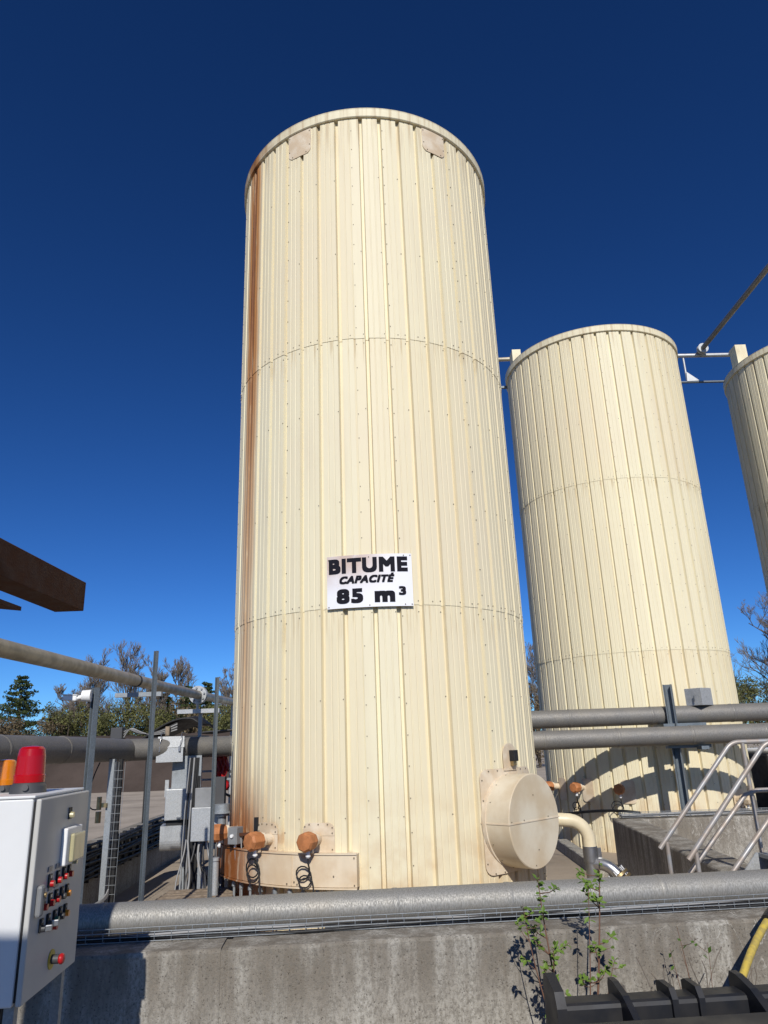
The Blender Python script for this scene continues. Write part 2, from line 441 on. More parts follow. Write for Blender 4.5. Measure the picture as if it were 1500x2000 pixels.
w = MB(); rough_wall(w, (-3.66, 4.9), (-4.42, 19.0), .3, GZ - .05, WT, 70, seed=8)
tag(w.build('concrete_wall', 'wall'), 'shaded concrete bund wall carrying black cables on the open yard side', 'wall')
w = MB(); rough_wall(w, (3.10, 11.1), (2.66, 5.45), -.36 * -1, GZ - .05, WT, 50, seed=11)
tag(w.build('concrete_wall', 'wall'), 'dark faced dividing concrete wall running under the handrail steps', 'wall')
w = MB(); rough_wall(w, (3.11, 10.93), (9.5, 10.6), .3, GZ - .05, WT + .004, 60, seed=13)
tag(w.build('concrete_wall', 'wall'), 'sunlit pale concrete wall in front of the second tank', 'wall')
k = MB(); rough_wall(k, (3.02, 11.3), (3.10, 14.2), .2, GZ - .03, -.05, 24, .01, seed=17)
tag(k.build('concrete_kerb', 'wall'), 'low mossy concrete kerb beside the foot of the second tank', 'kerb')

# ------------------------------------------------------------------ tanks
RT = 1.9
ZB, Z1, Z2, ZT, ZT2 = -.22, 3.139, 6.48, 9.975, 9.775
GAP = 350.0 / 45
TROUGH = [-.3 + GAP * k for k in range(46)]
BOUND = [TROUGH[k] for k in range(1, 38, 4)] + [TROUGH[42], 354.7]     # sheet edges, degrees
def pt(a, r, z): a = rad(a); return V((r * math.sin(a), -r * math.cos(a), z))
def sheet_profile(a0, a1):
    """(angle, radius offset) across a sheet from a0 to a1: wide flats, small stiffening grooves, narrow inward troughs"""
    mm = 360 / (2 * PI * RT)          # degrees per metre
    hw, hb, dep = .029 * mm, .017 * mm, .048
    pts = [(a0, 0)]
    tr = sorted([t + o for t in TROUGH for o in (0, 360) if a0 - 1.3 < t + o < a1 + 1.3])
    keys = []
    for t in tr:
        keys.append(('t', t))
    for u, v2 in zip([a0 - (GAP if not tr or tr[0] - a0 > 2 else 0)] + tr, tr + [a1 + 3]):
        if v2 - u > 5:
            for q in (.36, .64): keys.append(('g', u + (v2 - u) * q))
    keys.sort(key=lambda k: k[1])
    for kind, t in keys:
        if kind == 't': seq = [(t - hw, 0), (t - hb, -dep), (t + hb, -dep), (t + hw, 0)]
        else: seq = [(t - .009 * mm, 0), (t - .003 * mm, -.0045), (t + .003 * mm, -.0045), (t + .009 * mm, 0)]
        for a, r in seq:
            if a0 + .02 < a < a1 - .02: pts.append((a, r))
    # end points follow the trough when the sheet edge lies inside one
    def roff(a):
        for t in tr:
            d = abs(a - t)
            if d < hb: return -dep
            if d < hw: return -dep * (hw - d) / (hw - hb)
        return 0
    pts[0] = (a0, roff(a0)); pts.append((a1, roff(a1)))
    return pts
def sheet_mesh(name, a0, a1, z0, z1, dr):
    pr = sheet_profile(a0, a1); n = len(pr); vs = []
    for z, dd in ((z1, 0), (z0, 0), (z0, -.016)):
        for a, r in pr: vs.append(pt(a, RT + r + dr + dd, z))
    fs = [(k * n + i, (k + 1) * n + i, (k + 1) * n + i + 1, k * n + i + 1) for k in range(2) for i in range(n - 1)]
    # side lips so a lapped edge shows its thickness
    b = len(vs)
    vs += [pt(pr[0][0], RT + pr[0][1] + dr - .006, z1), pt(pr[0][0], RT + pr[0][1] + dr - .006, z0), pt(pr[-1][0], RT + pr[-1][1] + dr - .006, z1), pt(pr[-1][0], RT + pr[-1][1] + dr - .006, z0)]
    fs += [(0, b, b + 1, n), (n - 1, 2 * n - 1, b + 3, b + 2)]
    me = bpy.data.meshes.new(name); me.from_pydata([tuple(v) for v in vs], [], fs)
    bm = bmesh.new(); bm.from_mesh(me)
    for f in bm.faces:
        if f.normal.dot(V((f.calc_center_median().x, f.calc_center_median().y, 0))) < -1e-4: f.normal_flip()
    bm.to_mesh(me); bm.free()
    return me
TIERS = ((ZB, Z1 + .05, 0.0), (Z1, Z2 + .05, .006), (Z2, ZT, .012))
SHEETS = []
for ti, (z0, z1, dr) in enumerate(TIERS + ((Z2, ZT2, .012),)):
    reg = sheet_mesh('cladding_panel', BOUND[0], BOUND[1] + .5, z0, z1, dr)
    for i in range(len(BOUND)):
        a0 = BOUND[i]; a1 = BOUND[i + 1] if i + 1 < len(BOUND) else BOUND[0] + 360
        lift = .003 * (i % 2)
        if abs((a1 - a0) - (BOUND[1] - BOUND[0])) < .01: SHEETS.append((reg, a0 - BOUND[0], ti))
        else: SHEETS.append((sheet_mesh('cladding_panel', a0, a1 + .4, z0, z1, dr + .002), 0, ti))
# screw heads, all on one tank joined (far under ten pixels each)
def screw_mesh():
    mb = MB()
    def scr(a, z, dr=0, sz=.0048):
        c = pt(a, RT + dr + .003, z)
        mtx = Matrix.Rotation(rad(a), 3, 'Z')
        mb.box(c, (sz * 2, .01, sz * 2), mtx=mtx)
    for (z0, z1, dr) in TIERS:
        for b in BOUND:
            d = 1.15
            z = z0 + .15
            while z < z1 - .1:
                scr(b + d, z + rnd.uniform(-.01, .01), dr); z += .31
        for t in TROUGH:
            for zz in (z0 + .05, z0 + .05 - .12 if z0 > 0 else z0 + .4):
                scr(t - 1.15, zz, dr if zz > z0 else dr - .006)
            for zz in (z0 + .36 * (z1 - z0), z0 + .7 * (z1 - z0)):
                if rnd.random() < .8: scr(t - 1.15, zz + rnd.uniform(-.012, .012), dr)
            if rnd.random() < .8: scr(t + GAP * .5, z0 + .045, dr)
    me = mb.build('screw_heads', 'screw'); return me
def ring_mesh(mb, prof, n=120, smooth=True):
    mb.lathe(prof, Matrix.Identity(4), n, smooth)
_scr = screw_mesh(); SCREW_ME = _scr.data; bpy.data.objects.remove(_scr)
_r = MB(); ring_mesh(_r, [(RT - .05, ZT - .03), (RT + .035, ZT - .03), (RT + .045, ZT - .02), (RT + .045, ZT + .10), (RT + .05, ZT + .115), (RT + .03, ZT + .125), (RT - .02, ZT + .125)])
RIM = _r
def make_tank(T, mi, rot, label):
    t = thing('storage_tank', (T[0], T[1], 0), label, 'tank', 'cream bitumen tanks', rad(rot))
    m = M['cream%d' % mi]
    dz = (ZT2 - ZT) if mi else 0
    for me, a, ti in SHEETS:
        if ti == (2 if mi else 3): continue
        if mi:
            me2 = TM.setdefault((me.name, mi), None)
            if me2 is None:
                me2 = me.copy(); me2.materials.clear(); me2.materials.append(m); TM[(me.name, mi)] = me2
        else:
            me2 = me
            if not me.materials: me.materials.append(m)
        o = bpy.data.objects.new('cladding_panel', me2); COL.objects.link(o); o.parent = t; o.rotation_euler = (0, 0, rad(a + rnd.uniform(-.12, .12))); o.location = (0, 0, rnd.uniform(-.009, .009) if ti else 0)
    o = bpy.data.objects.new('screw_heads', SCREW_ME); COL.objects.link(o); o.parent = t; o['kind'] = 'stuff'
    mb = MB(); mb.v = list(RIM.v); mb.f = list(RIM.f); mb.sm = list(RIM.sm); r = mb.build('roof_rim', m, t, base=0); r.location.z = dz
    mb = MB(); mb.lathe([(RT + .03, ZT + .12), (.3, ZT + .32), (.001, ZT + .33)], Matrix.Identity(4), 64, True); r = mb.build('roof', m, t, base=0); r.location.z = dz
    mb = MB(); mb.cyl((0, 0, ZB - .01), (0, 0, ZT + dz), RT - .085, n=48); mb.build('inner_shell', 'darkgrey', t, base=0)
    return t
TM = {}
tank1 = make_tank(T1, 0, 0, 'tallest looking cream ribbed bitumen tank with rust streak, black lettered sign and round manhole drum')
tank2 = make_tank(T2, 1, 22, 'cream ribbed tank behind the two grey pipes, pipe shadows across its foot')
tank3 = make_tank(T3, 2, -12, 'cream ribbed tank farthest along the row, joined to the second by a top walkway pipe')

# curved sheet pieces on a tank shell
def curved_plate(mb, C, a0, a1, z0, z1, r, th=.006, rc=.06, corners=(1, 1, 1, 1), n=12):
    """plate with rounded corners wrapped on the shell; corners tr tl bl br"""
    w = rad(a1 - a0) * r; h = z1 - z0
    poly = rrect(w, h, rc, 5, corners)
    # fan of vertical strips: clip outline to columns for curvature
    xs = sorted({round(-w / 2 + w * i / n, 5) for i in range(n + 1)} | {round(p[0], 5) for p in poly})
    def ext(x):
        ys = []
        m = len(poly)
        for i in range(m):
            (x0, y0), (x1, y1) = poly[i], poly[(i + 1) % m]
            if min(x0, x1) - 1e-4 <= x <= max(x0, x1) + 1e-4:
                if abs(x1 - x0) < 1e-5: ys += [y0, y1]
                else: ys.append(y0 + (y1 - y0) * (min(max(x, min(x0, x1)), max(x0, x1)) - x0) / (x1 - x0))
        return min(ys), max(ys)
    vs = []
    for x in xs:
        lo, hi = ext(x); a = (a0 + a1) / 2 + math.degrees(x / r); zc = (z0 + z1) / 2
        for rr in (r, r + th):
            vs.append(pt(a, rr, zc + lo) + V((C[0], C[1], 0))); vs.append(pt(a, rr, zc + hi) + V((C[0], C[1], 0)))
    fs = []
    m = len(xs)
    for i in range(m - 1):
        a, b = i * 4, i * 4 + 4
        fs += [(a + 2, b + 2, b + 3, a + 3), (a, a + 1, b + 1, b), (a, b, b + 2, a + 2), (a + 1, a + 3, b + 3, b + 1)]
    fs += [(0, 2, 3, 1), (m * 4 - 4, m * 4 - 3, m * 4 - 1, m * 4 - 2)]
    mb.add(vs, fs)
def plate_screws(mb, C, pts, r):
    for a, z in pts:
        c = pt(a, r + .003, z) + V((C[0], C[1], 0)); mb.box(c, (.011, .008, .011), mtx=Matrix.Rotation(rad(a), 3, 'Z'))

# two blanking plates under the rim
for (a0, a1, z0) in ((-32.5, -21.5, 9.52), (26.2, 37.4, 9.55)):
    mb = MB(); curved_plate(mb, T1, a0, a1, z0, 9.955, RT + .016, .006, .09, (0, 0, 1, 1)); p = mb.build('blanking_plate', 'plate', tank1)
    mb = MB(); plate_screws(mb, T1, [(a0 + .6, 9.9), (a0 + .6, z0 + .14), (a1 - .6, 9.9), (a1 - .6, z0 + .14), (a0 + 2.2, z0 + .03), (a1 - 2.2, z0 + .03)], RT + .022); mb.build('screw_heads', 'screw', p)
# heater skirt box round the lower left
def skirt():
    mb = MB(); C = V((T1[0], T1[1], 0)); a0, a1, n = -128, -7.5, 44
    rr = [RT - .03, RT + .14, RT + .14, RT - .03]; zz = [.69, .685, .40, .385]
    vs = []
    for i in range(n + 1):
        a = a0 + (a1 - a0) * i / n
        for r, z in zip(rr, zz): vs.append(pt(a, r, z) + C)
    fs = [(i * 4 + k, (i + 1) * 4 + k, (i + 1) * 4 + k + 1, i * 4 + k + 1) for i in range(n) for k in range(3)] + [(0, 1, 2, 3), (n * 4 + 3, n * 4 + 2, n * 4 + 1, n * 4)]
    mb.add(vs, fs); o = mb.build('heater_skirt', 'skirt', tank1)
    mb = MB()
    for z in (.693, .388):
        vs = []
        for i in range(n + 1):
            a = a0 + (a1 - a0) * i / n
            for r, dz in ((RT + .13, 0), (RT + .152, 0), (RT + .152, .014), (RT + .13, .014)): vs.append(pt(a, r, z - .007 + dz) + C)
        mb.add(vs, [(i * 4 + k, (i + 1) * 4 + k, (i + 1) * 4 + (k + 1) % 4, i * 4 + (k + 1) % 4) for i in range(n) for k in range(4)] + [(0, 1, 2, 3), (n * 4 + 3, n * 4 + 2, n * 4 + 1, n * 4)])
    mb.build('folded_edge', 'skirt', o)
    mb = MB()
    for a in (-27, -47, -67): mb.box(pt(a, RT + .141, .54) + C, (.02, .006, .27), mtx=Matrix.Rotation(rad(a), 3, 'Z'))
    mb.build('lap_seam', 'skirt', o)
    mb = MB(); plate_screws(mb, T1, [(-8.2, .66), (-8.2, .42), (-14, .5), (-25, .42), (-26, .44), (-28.4, .42)], RT + .146); mb.build('screw_heads', 'screw', o)
skirt()
for (a0, a1, z1) in ((-44.5, -35.3, .955), (-25.3, -14.8, .965)):
    mb = MB(); curved_plate(mb, T1, a0, a1, .845, z1, RT + .012, .008, .07, (1, 1, 0, 0)); p = mb.build('hatch_plate', 'plate', tank1)
    mb = MB(); curved_plate(mb, T1, a0, a1, .69, .842, RT + .012, .006, .004); mb.build('hatch_plate', 'plate', tank1)
    mb = MB(); plate_screws(mb, T1, [(a0 + .7, .87), (a1 - .7, .87), (a0 + 2.2, z1 - .015), (a1 - 2.2, z1 - .015), ((a0 + a1) / 2, z1 - .015), (a1 - .7, .72), (a0 + .7, .93), (a1 - .7, .92)], RT + .021); mb.build('screw_heads', 'screw', p)

def heater(C, a, z, parent, L=.34, cable=True, mcap='orange', seed=0, tank_r=RT, loops=True):
    """immersion heater terminal head sticking out radially with a cable"""
    rr = random.Random(seed)
    Cv = V((C[0], C[1], 0)); n = V((math.sin(rad(a)), -math.cos(rad(a)), 0)); tg = V((math.cos(rad(a)), math.sin(rad(a)), 0))
    b = pt(a, tank_r - .04, z) + Cv
    fr = frame(b, tg, (0, 0, 1))       # local z = tg x up = n-ish
    if (fr.to_3x3() @ V((0, 0, 1))).dot(n) < 0: fr = frame(b, -tg, (0, 0, 1))
    mb = MB(); mb.lathe([(.0, 0), (.055, 0), (.055, L * .45), (.075, L * .45), (.075, L * .53), (.04, L * .53)], fr, 16)
    h = mb.build('heater', 'plate', parent)
    mb = MB()
    mb.lathe([(.03, L * .52), (.082, L * .54), (.086, L * .62), (.086, L * .66)], fr, 8, False)
    mb.lathe([(.086, L * .66), (.092, L * .67), (.092, L * .92), (.075, L * .985), (.0, L)], fr, 8, False)
    mb.build('terminal_cap', mcap, h)
    mb = MB(); mb.box(fr @ V((0, -.075, L * .66)), (.09, .06, .03), mtx=fr.to_3x3()); mb.build('bracket', 'plate', h)
    gp = fr @ V((.0, -.09, L * .72))
    mb = MB(); mb.cyl(gp + V((0, 0, .02)), gp - V((0, 0, .055)), .02, .016, 10); mb.cyl(gp - V((0, 0, .03)), gp - V((0, 0, .045)), .026, n=8); mb.build('cable_gland', 'whiteplastic', h)
    if cable:
        mb = MB(); s0 = gp - V((0, 0, .05)); end = V((pt(a + 2.5, tank_r + .22, .12).x + C[0], pt(a + 2.5, tank_r + .22, .12).y + C[1], .10))
        mid = (s0 + end) / 2
        if loops:
            L1 = mid + tg * (-.10) + n * .04 + V((0, 0, .03))
            pts = bez(s0, s0 - V((0, 0, .12)), V((s0.x, s0.y, .62)) + tg * .01, V((s0.x, s0.y, .565)) - n * .03, 6)
            R1 = rr.uniform(.078, .105)
            ctr = V((s0.x, s0.y, .565)) + tg * (-.085) - n * .045
            for i in range(1, 27):
                aa = 2 * PI * (i / 13.0); k = i / 26
                pts.append(ctr + tg * (R1 * math.cos(aa) * (1 - .12 * k) + (.02 + .03 * (seed % 2)) * k) + V((0, 0, -R1 * math.sin(aa) * (1 - .12 * k) - (.10 + .05 * (seed % 2)) * k)) + n * (.01 * k))
            pts += bez(pts[-1], pts[-1] - V((0, 0, .08)), end + V((0, 0, .2)), end, 6)
        else: pts = bez(s0, s0 - V((0, 0, .2)), end + V((0, 0, .25)), end, 12)
        mb.tube(pts, .0075, 6); mb.build('power_cable', 'black', h)
    return h
heater(T1, -20.5, .815, tank1, .36, seed=1)
heater(T1, -38.5, .80, tank1, .36, seed=2)
heater(T1, -60, .83, tank1, .34, seed=3, loops=False)
def rust_box():
    a = -52
    Cv = V((T1[0], T1[1], 0)); c = pt(a, RT + .14, .82) + Cv; R3 = Matrix.Rotation(rad(-22), 3, 'Z')
    mb = MB(); mb.box(c, (.115, .12, .17), mtx=R3, bev=.006); o = mb.build('control_box', 'grey', tank1)
    mb = MB(); f = c + R3 @ V((.0, -.06, .0)); mb.cyl(f, f + R3 @ V((0, -.02, 0)), .018, n=12); mb.build('button', 'whiteplastic', o)
    mb = MB(); mb.cyl(c - V((0, 0, .08)), c - V((0, 0, .12)), .014, n=8); mb.build('cable_gland', 'whiteplastic', o)
    mb = MB(); mb.tube(bez(c - V((0, 0, .12)), c - V((0, 0, .5)), c + V((.22, -.08, -.55)), c + V((.3, .0, -.15)), 16), .006, 5)
    mb.tube(bez(c + V((.06, 0, -.02)), c + V((.1, -.05, -.3)), c + V((.06, -.05, -.45)), c + V((.08, -.05, -.72)), 12), .007, 5); mb.build('cable', 'greycable', o)
    d = pt(-45.5, RT + .02, .9) + Cv
    mb = MB(); mb.box(d, (.035, .035, .20), mtx=Matrix.Rotation(rad(-45), 3, 'Z')); mb.build('mounting_rail', 'paintdark', tank1)
    mb = MB(); mb.box((c + d) / 2 + V((0, .03, -.03)), (.28, .02, .03), mtx=Matrix.Rotation(rad(10), 3, 'Z')); mb.build('mounting_arm', 'rust', tank1)
    mb = MB(); mb.box(pt(-57, RT + .07, .74) + Cv, (.34, .2, .07), mtx=Matrix.Rotation(rad(-50), 3, 'Z'), bev=.01); mb.build('rusty_shelf', 'rust', tank1)
rust_box()
# drain stubs and hoses below the skirt
for i, a in enumerate((-55, -50, -45, -40, -34, -28.5, -24, -19.5, -15, -11)):
    Cv = V((T1[0], T1[1], 0)); b = pt(a, RT + .09, .40) + Cv
    mb = MB(); mb.cyl(b + V((0, 0, .02)), b - V((0, 0, .06)), .018, n=8); mb.cyl(b - V((0, 0, .05)), b - V((0, 0, .09)), .026, n=8); mb.cyl(b - V((0, 0, .09)), b - V((0, 0, .19)), .014, n=8)
    o = mb.build('drain_stub', 'galv', tank1)
    if i < 5:
        mb = MB(); e = V((b.x + rnd.uniform(-.1, .1), b.y - rnd.uniform(.05, .16), -.2))
        mb.tube(bez(b - V((0, 0, .18)), b - V((0, .06, .4)), e + V((rnd.uniform(-.2, .2), 0, .4)), e, 12), .011, 6); mb.build('hose', 'rubberorange', o)

# manhole drum on the right
def drum():
    a = 46.0; Cv = V((T1[0], T1[1], 0)); n = V((math.sin(rad(a)), -math.cos(rad(a)), 0)); tg = V((math.cos(rad(a)), math.sin(rad(a)), 0))
    c = pt(a, RT - .14, .885) + Cv; fr = frame(c, tg, (0, 0, 1)); RD, L = .462, .44
    if (fr.to_3x3() @ V((0, 0, 1))).dot(n) < 0: fr = frame(c, -tg, (0, 0, 1))
    mb = MB(); mb.lathe([(RD, 0), (RD, L - .008), (RD - .008, L), (0.001, L)], fr, 72)
    d = mb.build('manhole_drum', 'drum', tank1)
    mb = MB(); mb.lathe([(RD, .10), (RD + .014, .11), (RD + .014, .15), (RD, .155)], fr, 72); mb.build('drum_collar', 'plate', d)
    mb = MB(); R3 = fr.to_3x3()
    mb.box(fr @ V((0, 0, L + .002)), (RD * 2 - .01, .012, .008), mtx=R3)
    sgn = -1 if (fr @ V((1, 0, 0)) - c).dot(V((1, 0, 0))) > 0 else 1
    for s in (-1, 1): mb.box(fr @ V((s * (RD + .002), 0, L / 2 + .02)), (.008, .012, L - .03), mtx=R3)
    mb.build('drum_seam', 'plate', d)
    mb = MB()
    for x, y in ((-.42, .02), (-.2, .02), (.25, .02), (.0, .25), (.02, -.28), (-.05, -.42)): mb.box(fr @ V((x, y, L + .002)), (.010, .010, .008), mtx=R3)
    for i in range(14):
        t = 2 * PI * i / 14
        mb.box(fr @ V((math.cos(t) * RD, math.sin(t) * RD, .19)), (.009, .009, .009), mtx=R3)
    mb.build('screw_heads', 'screw', d)
    mb = MB(); curved_plate(mb, T1, 32.3, 60.5, .385, 1.405, RT + .012, .008, .1, (1, 1, 1, 1), 16); p = mb.build('manhole_plate', 'plate', tank1)
    mb = MB(); plate_screws(mb, T1, [(33, z) for z in (.5, .7, .9, 1.1, 1.3)] + [(x, 1.385) for x in (36, 40, 44, 49, 53, 57)] + [(36, .4), (40, .4)], RT + .022); mb.build('screw_heads', 'screw', p)
    mb = MB(); curved_plate(mb, T1, 43.2, 50.3, 1.38, 1.66, RT + .024, .008, .1, (1, 1, 0, 0)); mb.build('thermostat_plate', 'plate', tank1)
    b = pt(47.6, RT + .05, 1.53) + Cv; R3 = Matrix.Rotation(rad(47.6), 3, 'Z')
    mb = MB(); mb.box(b, (.075, .10, .115), mtx=R3, bev=.006); t = mb.build('thermostat', 'black', tank1)
    mb = MB(); mb.box(b - V((0, 0, .08)), (.06, .05, .045), mtx=R3); mb.build('thermostat_neck', 'brass', t)
drum()

# tank 2 fittings
for i, (a, z) in enumerate(((-72, .84), (-52.8, .84), (-30.3, .82), (31.5, .60))):
    mb = MB(); curved_plate(mb, T2, a - 2.5 + (2 if a < 0 else 0), a + 6.5, z - .25, z + .14, RT + .012, .008, .06, (1, 1, 1, 1))
    mb.build('hatch_plate', 'plate', tank2)
# (children of rotated empties take world coordinates minus base; undo the empty's turn)
def unrotate(root):
    Rm = Matrix.Rotation(-root.rotation_euler.z, 4, 'Z')
    for ch in root.children:
        if ch.name.split('.')[0] in ('hatch_plate', 'heater', 'roof_box'):
            ch.data.transform(Rm)
            for g2 in ch.children: g2.data.transform(Rm)
for i, (a, z, mc) in enumerate(((-73.4, .83, 'orange'), (-52.8, .84, 'orange'), (-30.3, .82, 'orange'), (31.5, .58, 'plate'))):
    heater(T2, a, z, tank2, .34, seed=20 + i, mcap=mc)
mb = MB(); mb.box((3.25, 15.1, 10.12), (.2, .35, .62)); mb.build('roof_box', 'cream1', tank2)
unrotate(tank2)
mb = MB(); mb.box((8.64, 15.3, 10.12), (.26, .3, .70)); mb.build('roof_box', 'cream2', tank3); unrotate(tank3)

# ------------------------------------------------------------------ the sign
def make_sign():
    a0, a1, z0, z1, r = -16.1, 12.2, 3.125, 3.715, RT + .035
    sg = thing('sign', (T1[0], T1[1] - r, z0), 'white sign reading BITUME CAPACITÉ 85 m³ screwed on the tallest tank', 'sign')
    mb = MB(); curved_plate(mb, T1, a0, a1, z0, z1, r, .004, .004, (0, 0, 0, 0), 24); mb.build('panel', 'signwhite', sg)
    W = rad(a1 - a0) * r; H = z1 - z0
    def text(s, cx, cy, w, h, shear=0, off=.02, name='lettering'):
        cu = bpy.data.curves.new(name, 'FONT'); cu.body = s;  cu.shear = shear; cu.size = 1; cu.resolution_u = 4
        cu.space_character = 1.12
        o = bpy.data.objects.new(name, cu); COL.objects.link(o)
        dg = bpy.context.evaluated_depsgraph_get(); dg.update()
        me = bpy.data.meshes.new_from_object(o.evaluated_get(dg)); bpy.data.objects.remove(o)
        xs = [v.co.x for v in me.vertices]; ys = [v.co.y for v in me.vertices]
        x0, x1, y0, y1 = min(xs), max(xs), min(ys), max(ys)
        m = MB(); sc = h / (y1 - y0); ns = 12
        for k in range(ns + 1):
          ox, oy = (off * sc * max(-1, min(1, 1.45 * math.cos(2 * PI * (k + .5) / ns))), off * sc * max(-1, min(1, 1.45 * math.sin(2 * PI * (k + .5) / ns)))) if k < ns else (0, 0)
          vs = []
          for v in me.vertices:
            lx = cx + ox + ((v.co.x - x0) / (x1 - x0) - .5) * (w - 2 * off * sc); ly = cy + oy + ((v.co.y - y0) / (y1 - y0) - .5) * (h - 2 * off * sc)
            p = pt((a0 + a1) / 2 + math.degrees(lx / r), r + .0070 + .0002 * k, (z0 + z1) / 2 + ly) + V((T1[0], T1[1], 0))
            vs.append(p)
          m.add(vs, [tuple(p.vertices) for p in me.polygons])
        return m.build(name, 'ink', sg, fix=False)
    text('BITUME', -.012, .175, W * .925, .172, 0, .05)
    text('CAPACITÉ', -.028, .025, W * .64, .108, .28, .055)
    text('85', -.22, -.165, W * .31, .165, 0, .05)
    text('m', .165, -.185, W * .235, .125, 0, .06)
    text('3', .36, -.125, W * .085, .10, 0, .045)
    mb = MB(); plate_screws(mb, T1, [(a0 + .6, z1 - .04), (a0 + .6, z0 + .02), (-2, z1 - .03), (-2, z0 + .02), (9.5, z1 - .02), (9.5, z0 + .02), (11.7, z1 - .02), (11.7, z0 + .02)], r + .004); mb.build('screw_heads', 'screw', sg)
make_sign()

# ------------------------------------------------------------------ pipes
def pipe_run(name, pts, r, m, label, cat='pipe', joints=(), seg=2.2, band=.012, mats=None, group=None, nseg=28):
    """insulated pipe made of cladding lengths with lap bands; pts straight polyline with mitred joints"""
    root = thing(name, (pts[0][0], pts[0][1], pts[0][2]), label, cat, group)
    for i in range(len(pts) - 1):
        a, b = V(pts[i]), V(pts[i + 1]); L = (b - a).length; d = (b - a).normalized()
        k = max(1, int(round(L / seg)))
        cuts = joints[i] if joints else [j / k for j in range(k + 1)]
        for j in range(len(cuts) - 1):
            p, q = a + d * (L * cuts[j]), a + d * (L * cuts[j + 1])
            mb = MB(); mb.cyl(p, q + d * .012, r, r * .988, nseg, caps=(i in (0, len(pts) - 2)))
            mm = m if not mats else mats[(i + j) % len(mats)]
            s = mb.build('cladding_length', mm, root)
            if j or i:
                mb = MB(); mb.tube([p - d * .02, p - d * .012, p, p + d * .012, p + d * .02], [r * 1.0, r * 1.03, r * 1.02, r * 1.03, r * 1.0], nseg); mb.build('joint_band', mm, root)
    return root
# front pipe along the wall: behind the wall line
def wp(x, off, z): p = wline(x, off); return (p.x, p.y, z)
fx0, fx1 = -3.4, 6.5
J = [(x - fx0) / (fx1 - fx0) for x in (fx0, -1.93, -.94, .02, .80, 1.88, 3.0, 4.2, 5.4, fx1)]
fp = pipe_run('insulated_pipe', [wp(fx0, .55, .648), wp(fx1, .55, .648)], .105, 'clad', 'thick aluminium clad pipe running along behind the top of the front wall', joints=[J])
for x in (-2.9, -.4, 2.4, 5.2):
    mb = MB(); c = wp(x, .55, 0); mb.box((c[0], c[1], .15), (.06, .06, .78), WA); mb.box((c[0], c[1], .543), (.12, .16, .012), WA); mb.build('support', 'galv', fp)

# two pipes in front of the second tank
def ppt(x, y0, z): return (x, y0 + .05 * x, z)
pl = pipe_run('insulated_pipe', [ppt(-1.2, 11.9, 1.665), ppt(7.2, 11.9, 1.665)], .146, 'cladwarm', 'lower of two dull grey clad pipes crossing the second tank', seg=1.15)
pu = pipe_run('insulated_pipe', [ppt(-1.2, 12.32, 1.995), ppt(5.72, 12.32, 1.995), ppt(7.4, 12.36, 2.0)], .146, 'cladwarm', 'upper of two dull grey clad pipes crossing the second tank', seg=1.3)
# left pipe run with bend behind the tank
pipe_run('insulated_pipe', [(-3.9, 3.4, 1.78), (-3.72, 8.4, 1.765), (-3.66, 10.35, 1.745), (-2.45, 11.3, 1.755), (-1.25, 11.84, 1.70)], .146, 'cladwarm', 'thick grey clad pipe over the shaded cable wall bending behind the tank', seg=1.35)
# slim beige pipe at left
sp = thing('overhead_pipe', (-2.5, 1.5, 2.4), 'slim beige steel pipe carried high past three galvanised posts', 'pipe')
mb = MB(); mb.tube([(-2.5, 1.5, 2.38), (-2.65, 4.9, 2.415), (-2.78, 8.0, 2.455), (-2.87, 11.0, 2.495), (-2.9, 13.6, 2.53)], .062, 20); mb.build('tube', 'olive', sp)
mb = MB(); mb.tube([(-2.70 + .0, 6.5, 2.455 + .005), (-2.78, 8.0, 2.455 + .03)], .003, 4); mb.build('weld_line', 'olive', sp)
for (x, y, z) in ((-2.78, 8.0, 2.455),):
    mb = MB(); mb.tube([(x, y - .02, z), (x, y + .02, z)], .068, 20, caps=True); mb.cyl((x, y, z - .06), (x, y, z - .14), .012, n=8); mb.build('pipe_clamp', 'black', sp)
x, y, z = -2.87, 11.0, 2.495
mb = MB(); mb.cyl((x, y - .05, z), (x, y - .015, z), .13, n=28); mb.cyl((x, y + .015, z), (x, y + .05, z), .13, n=28); fl = mb.build('flange', 'galvlight', sp)
mb = MB()
for i in range(8):
    t = 2 * PI * i / 8 + .2; mb.cyl((x + .1 * math.cos(t), y - .075, z + .1 * math.sin(t)), (x + .1 * math.cos(t), y + .075, z + .1 * math.sin(t)), .014, n=6)
mb.build('bolt', 'galv', fl)
mb = MB(); mb.box((-2.72, 7.95, 2.30), (.50, .06, .045)); mb.cyl((-2.78, 8, 2.32), (-2.78, 8, 2.40), .014, n=8); mb.build('bracket', 'galv', sp)
mb = MB(); mb.box((-2.85, 10.98, 2.26), (.62, .08, .06)); mb.cyl((-2.87, 10.98, 2.28), (-2.87, 10.98, 2.38), .02, n=8); mb.build('bracket', 'galvlight', sp)
mb = MB(); mb.box((-2.84, 11.05, 1.05), (.05, .04, 2.45)); mb.build('hanger_rod', 'galv', sp)

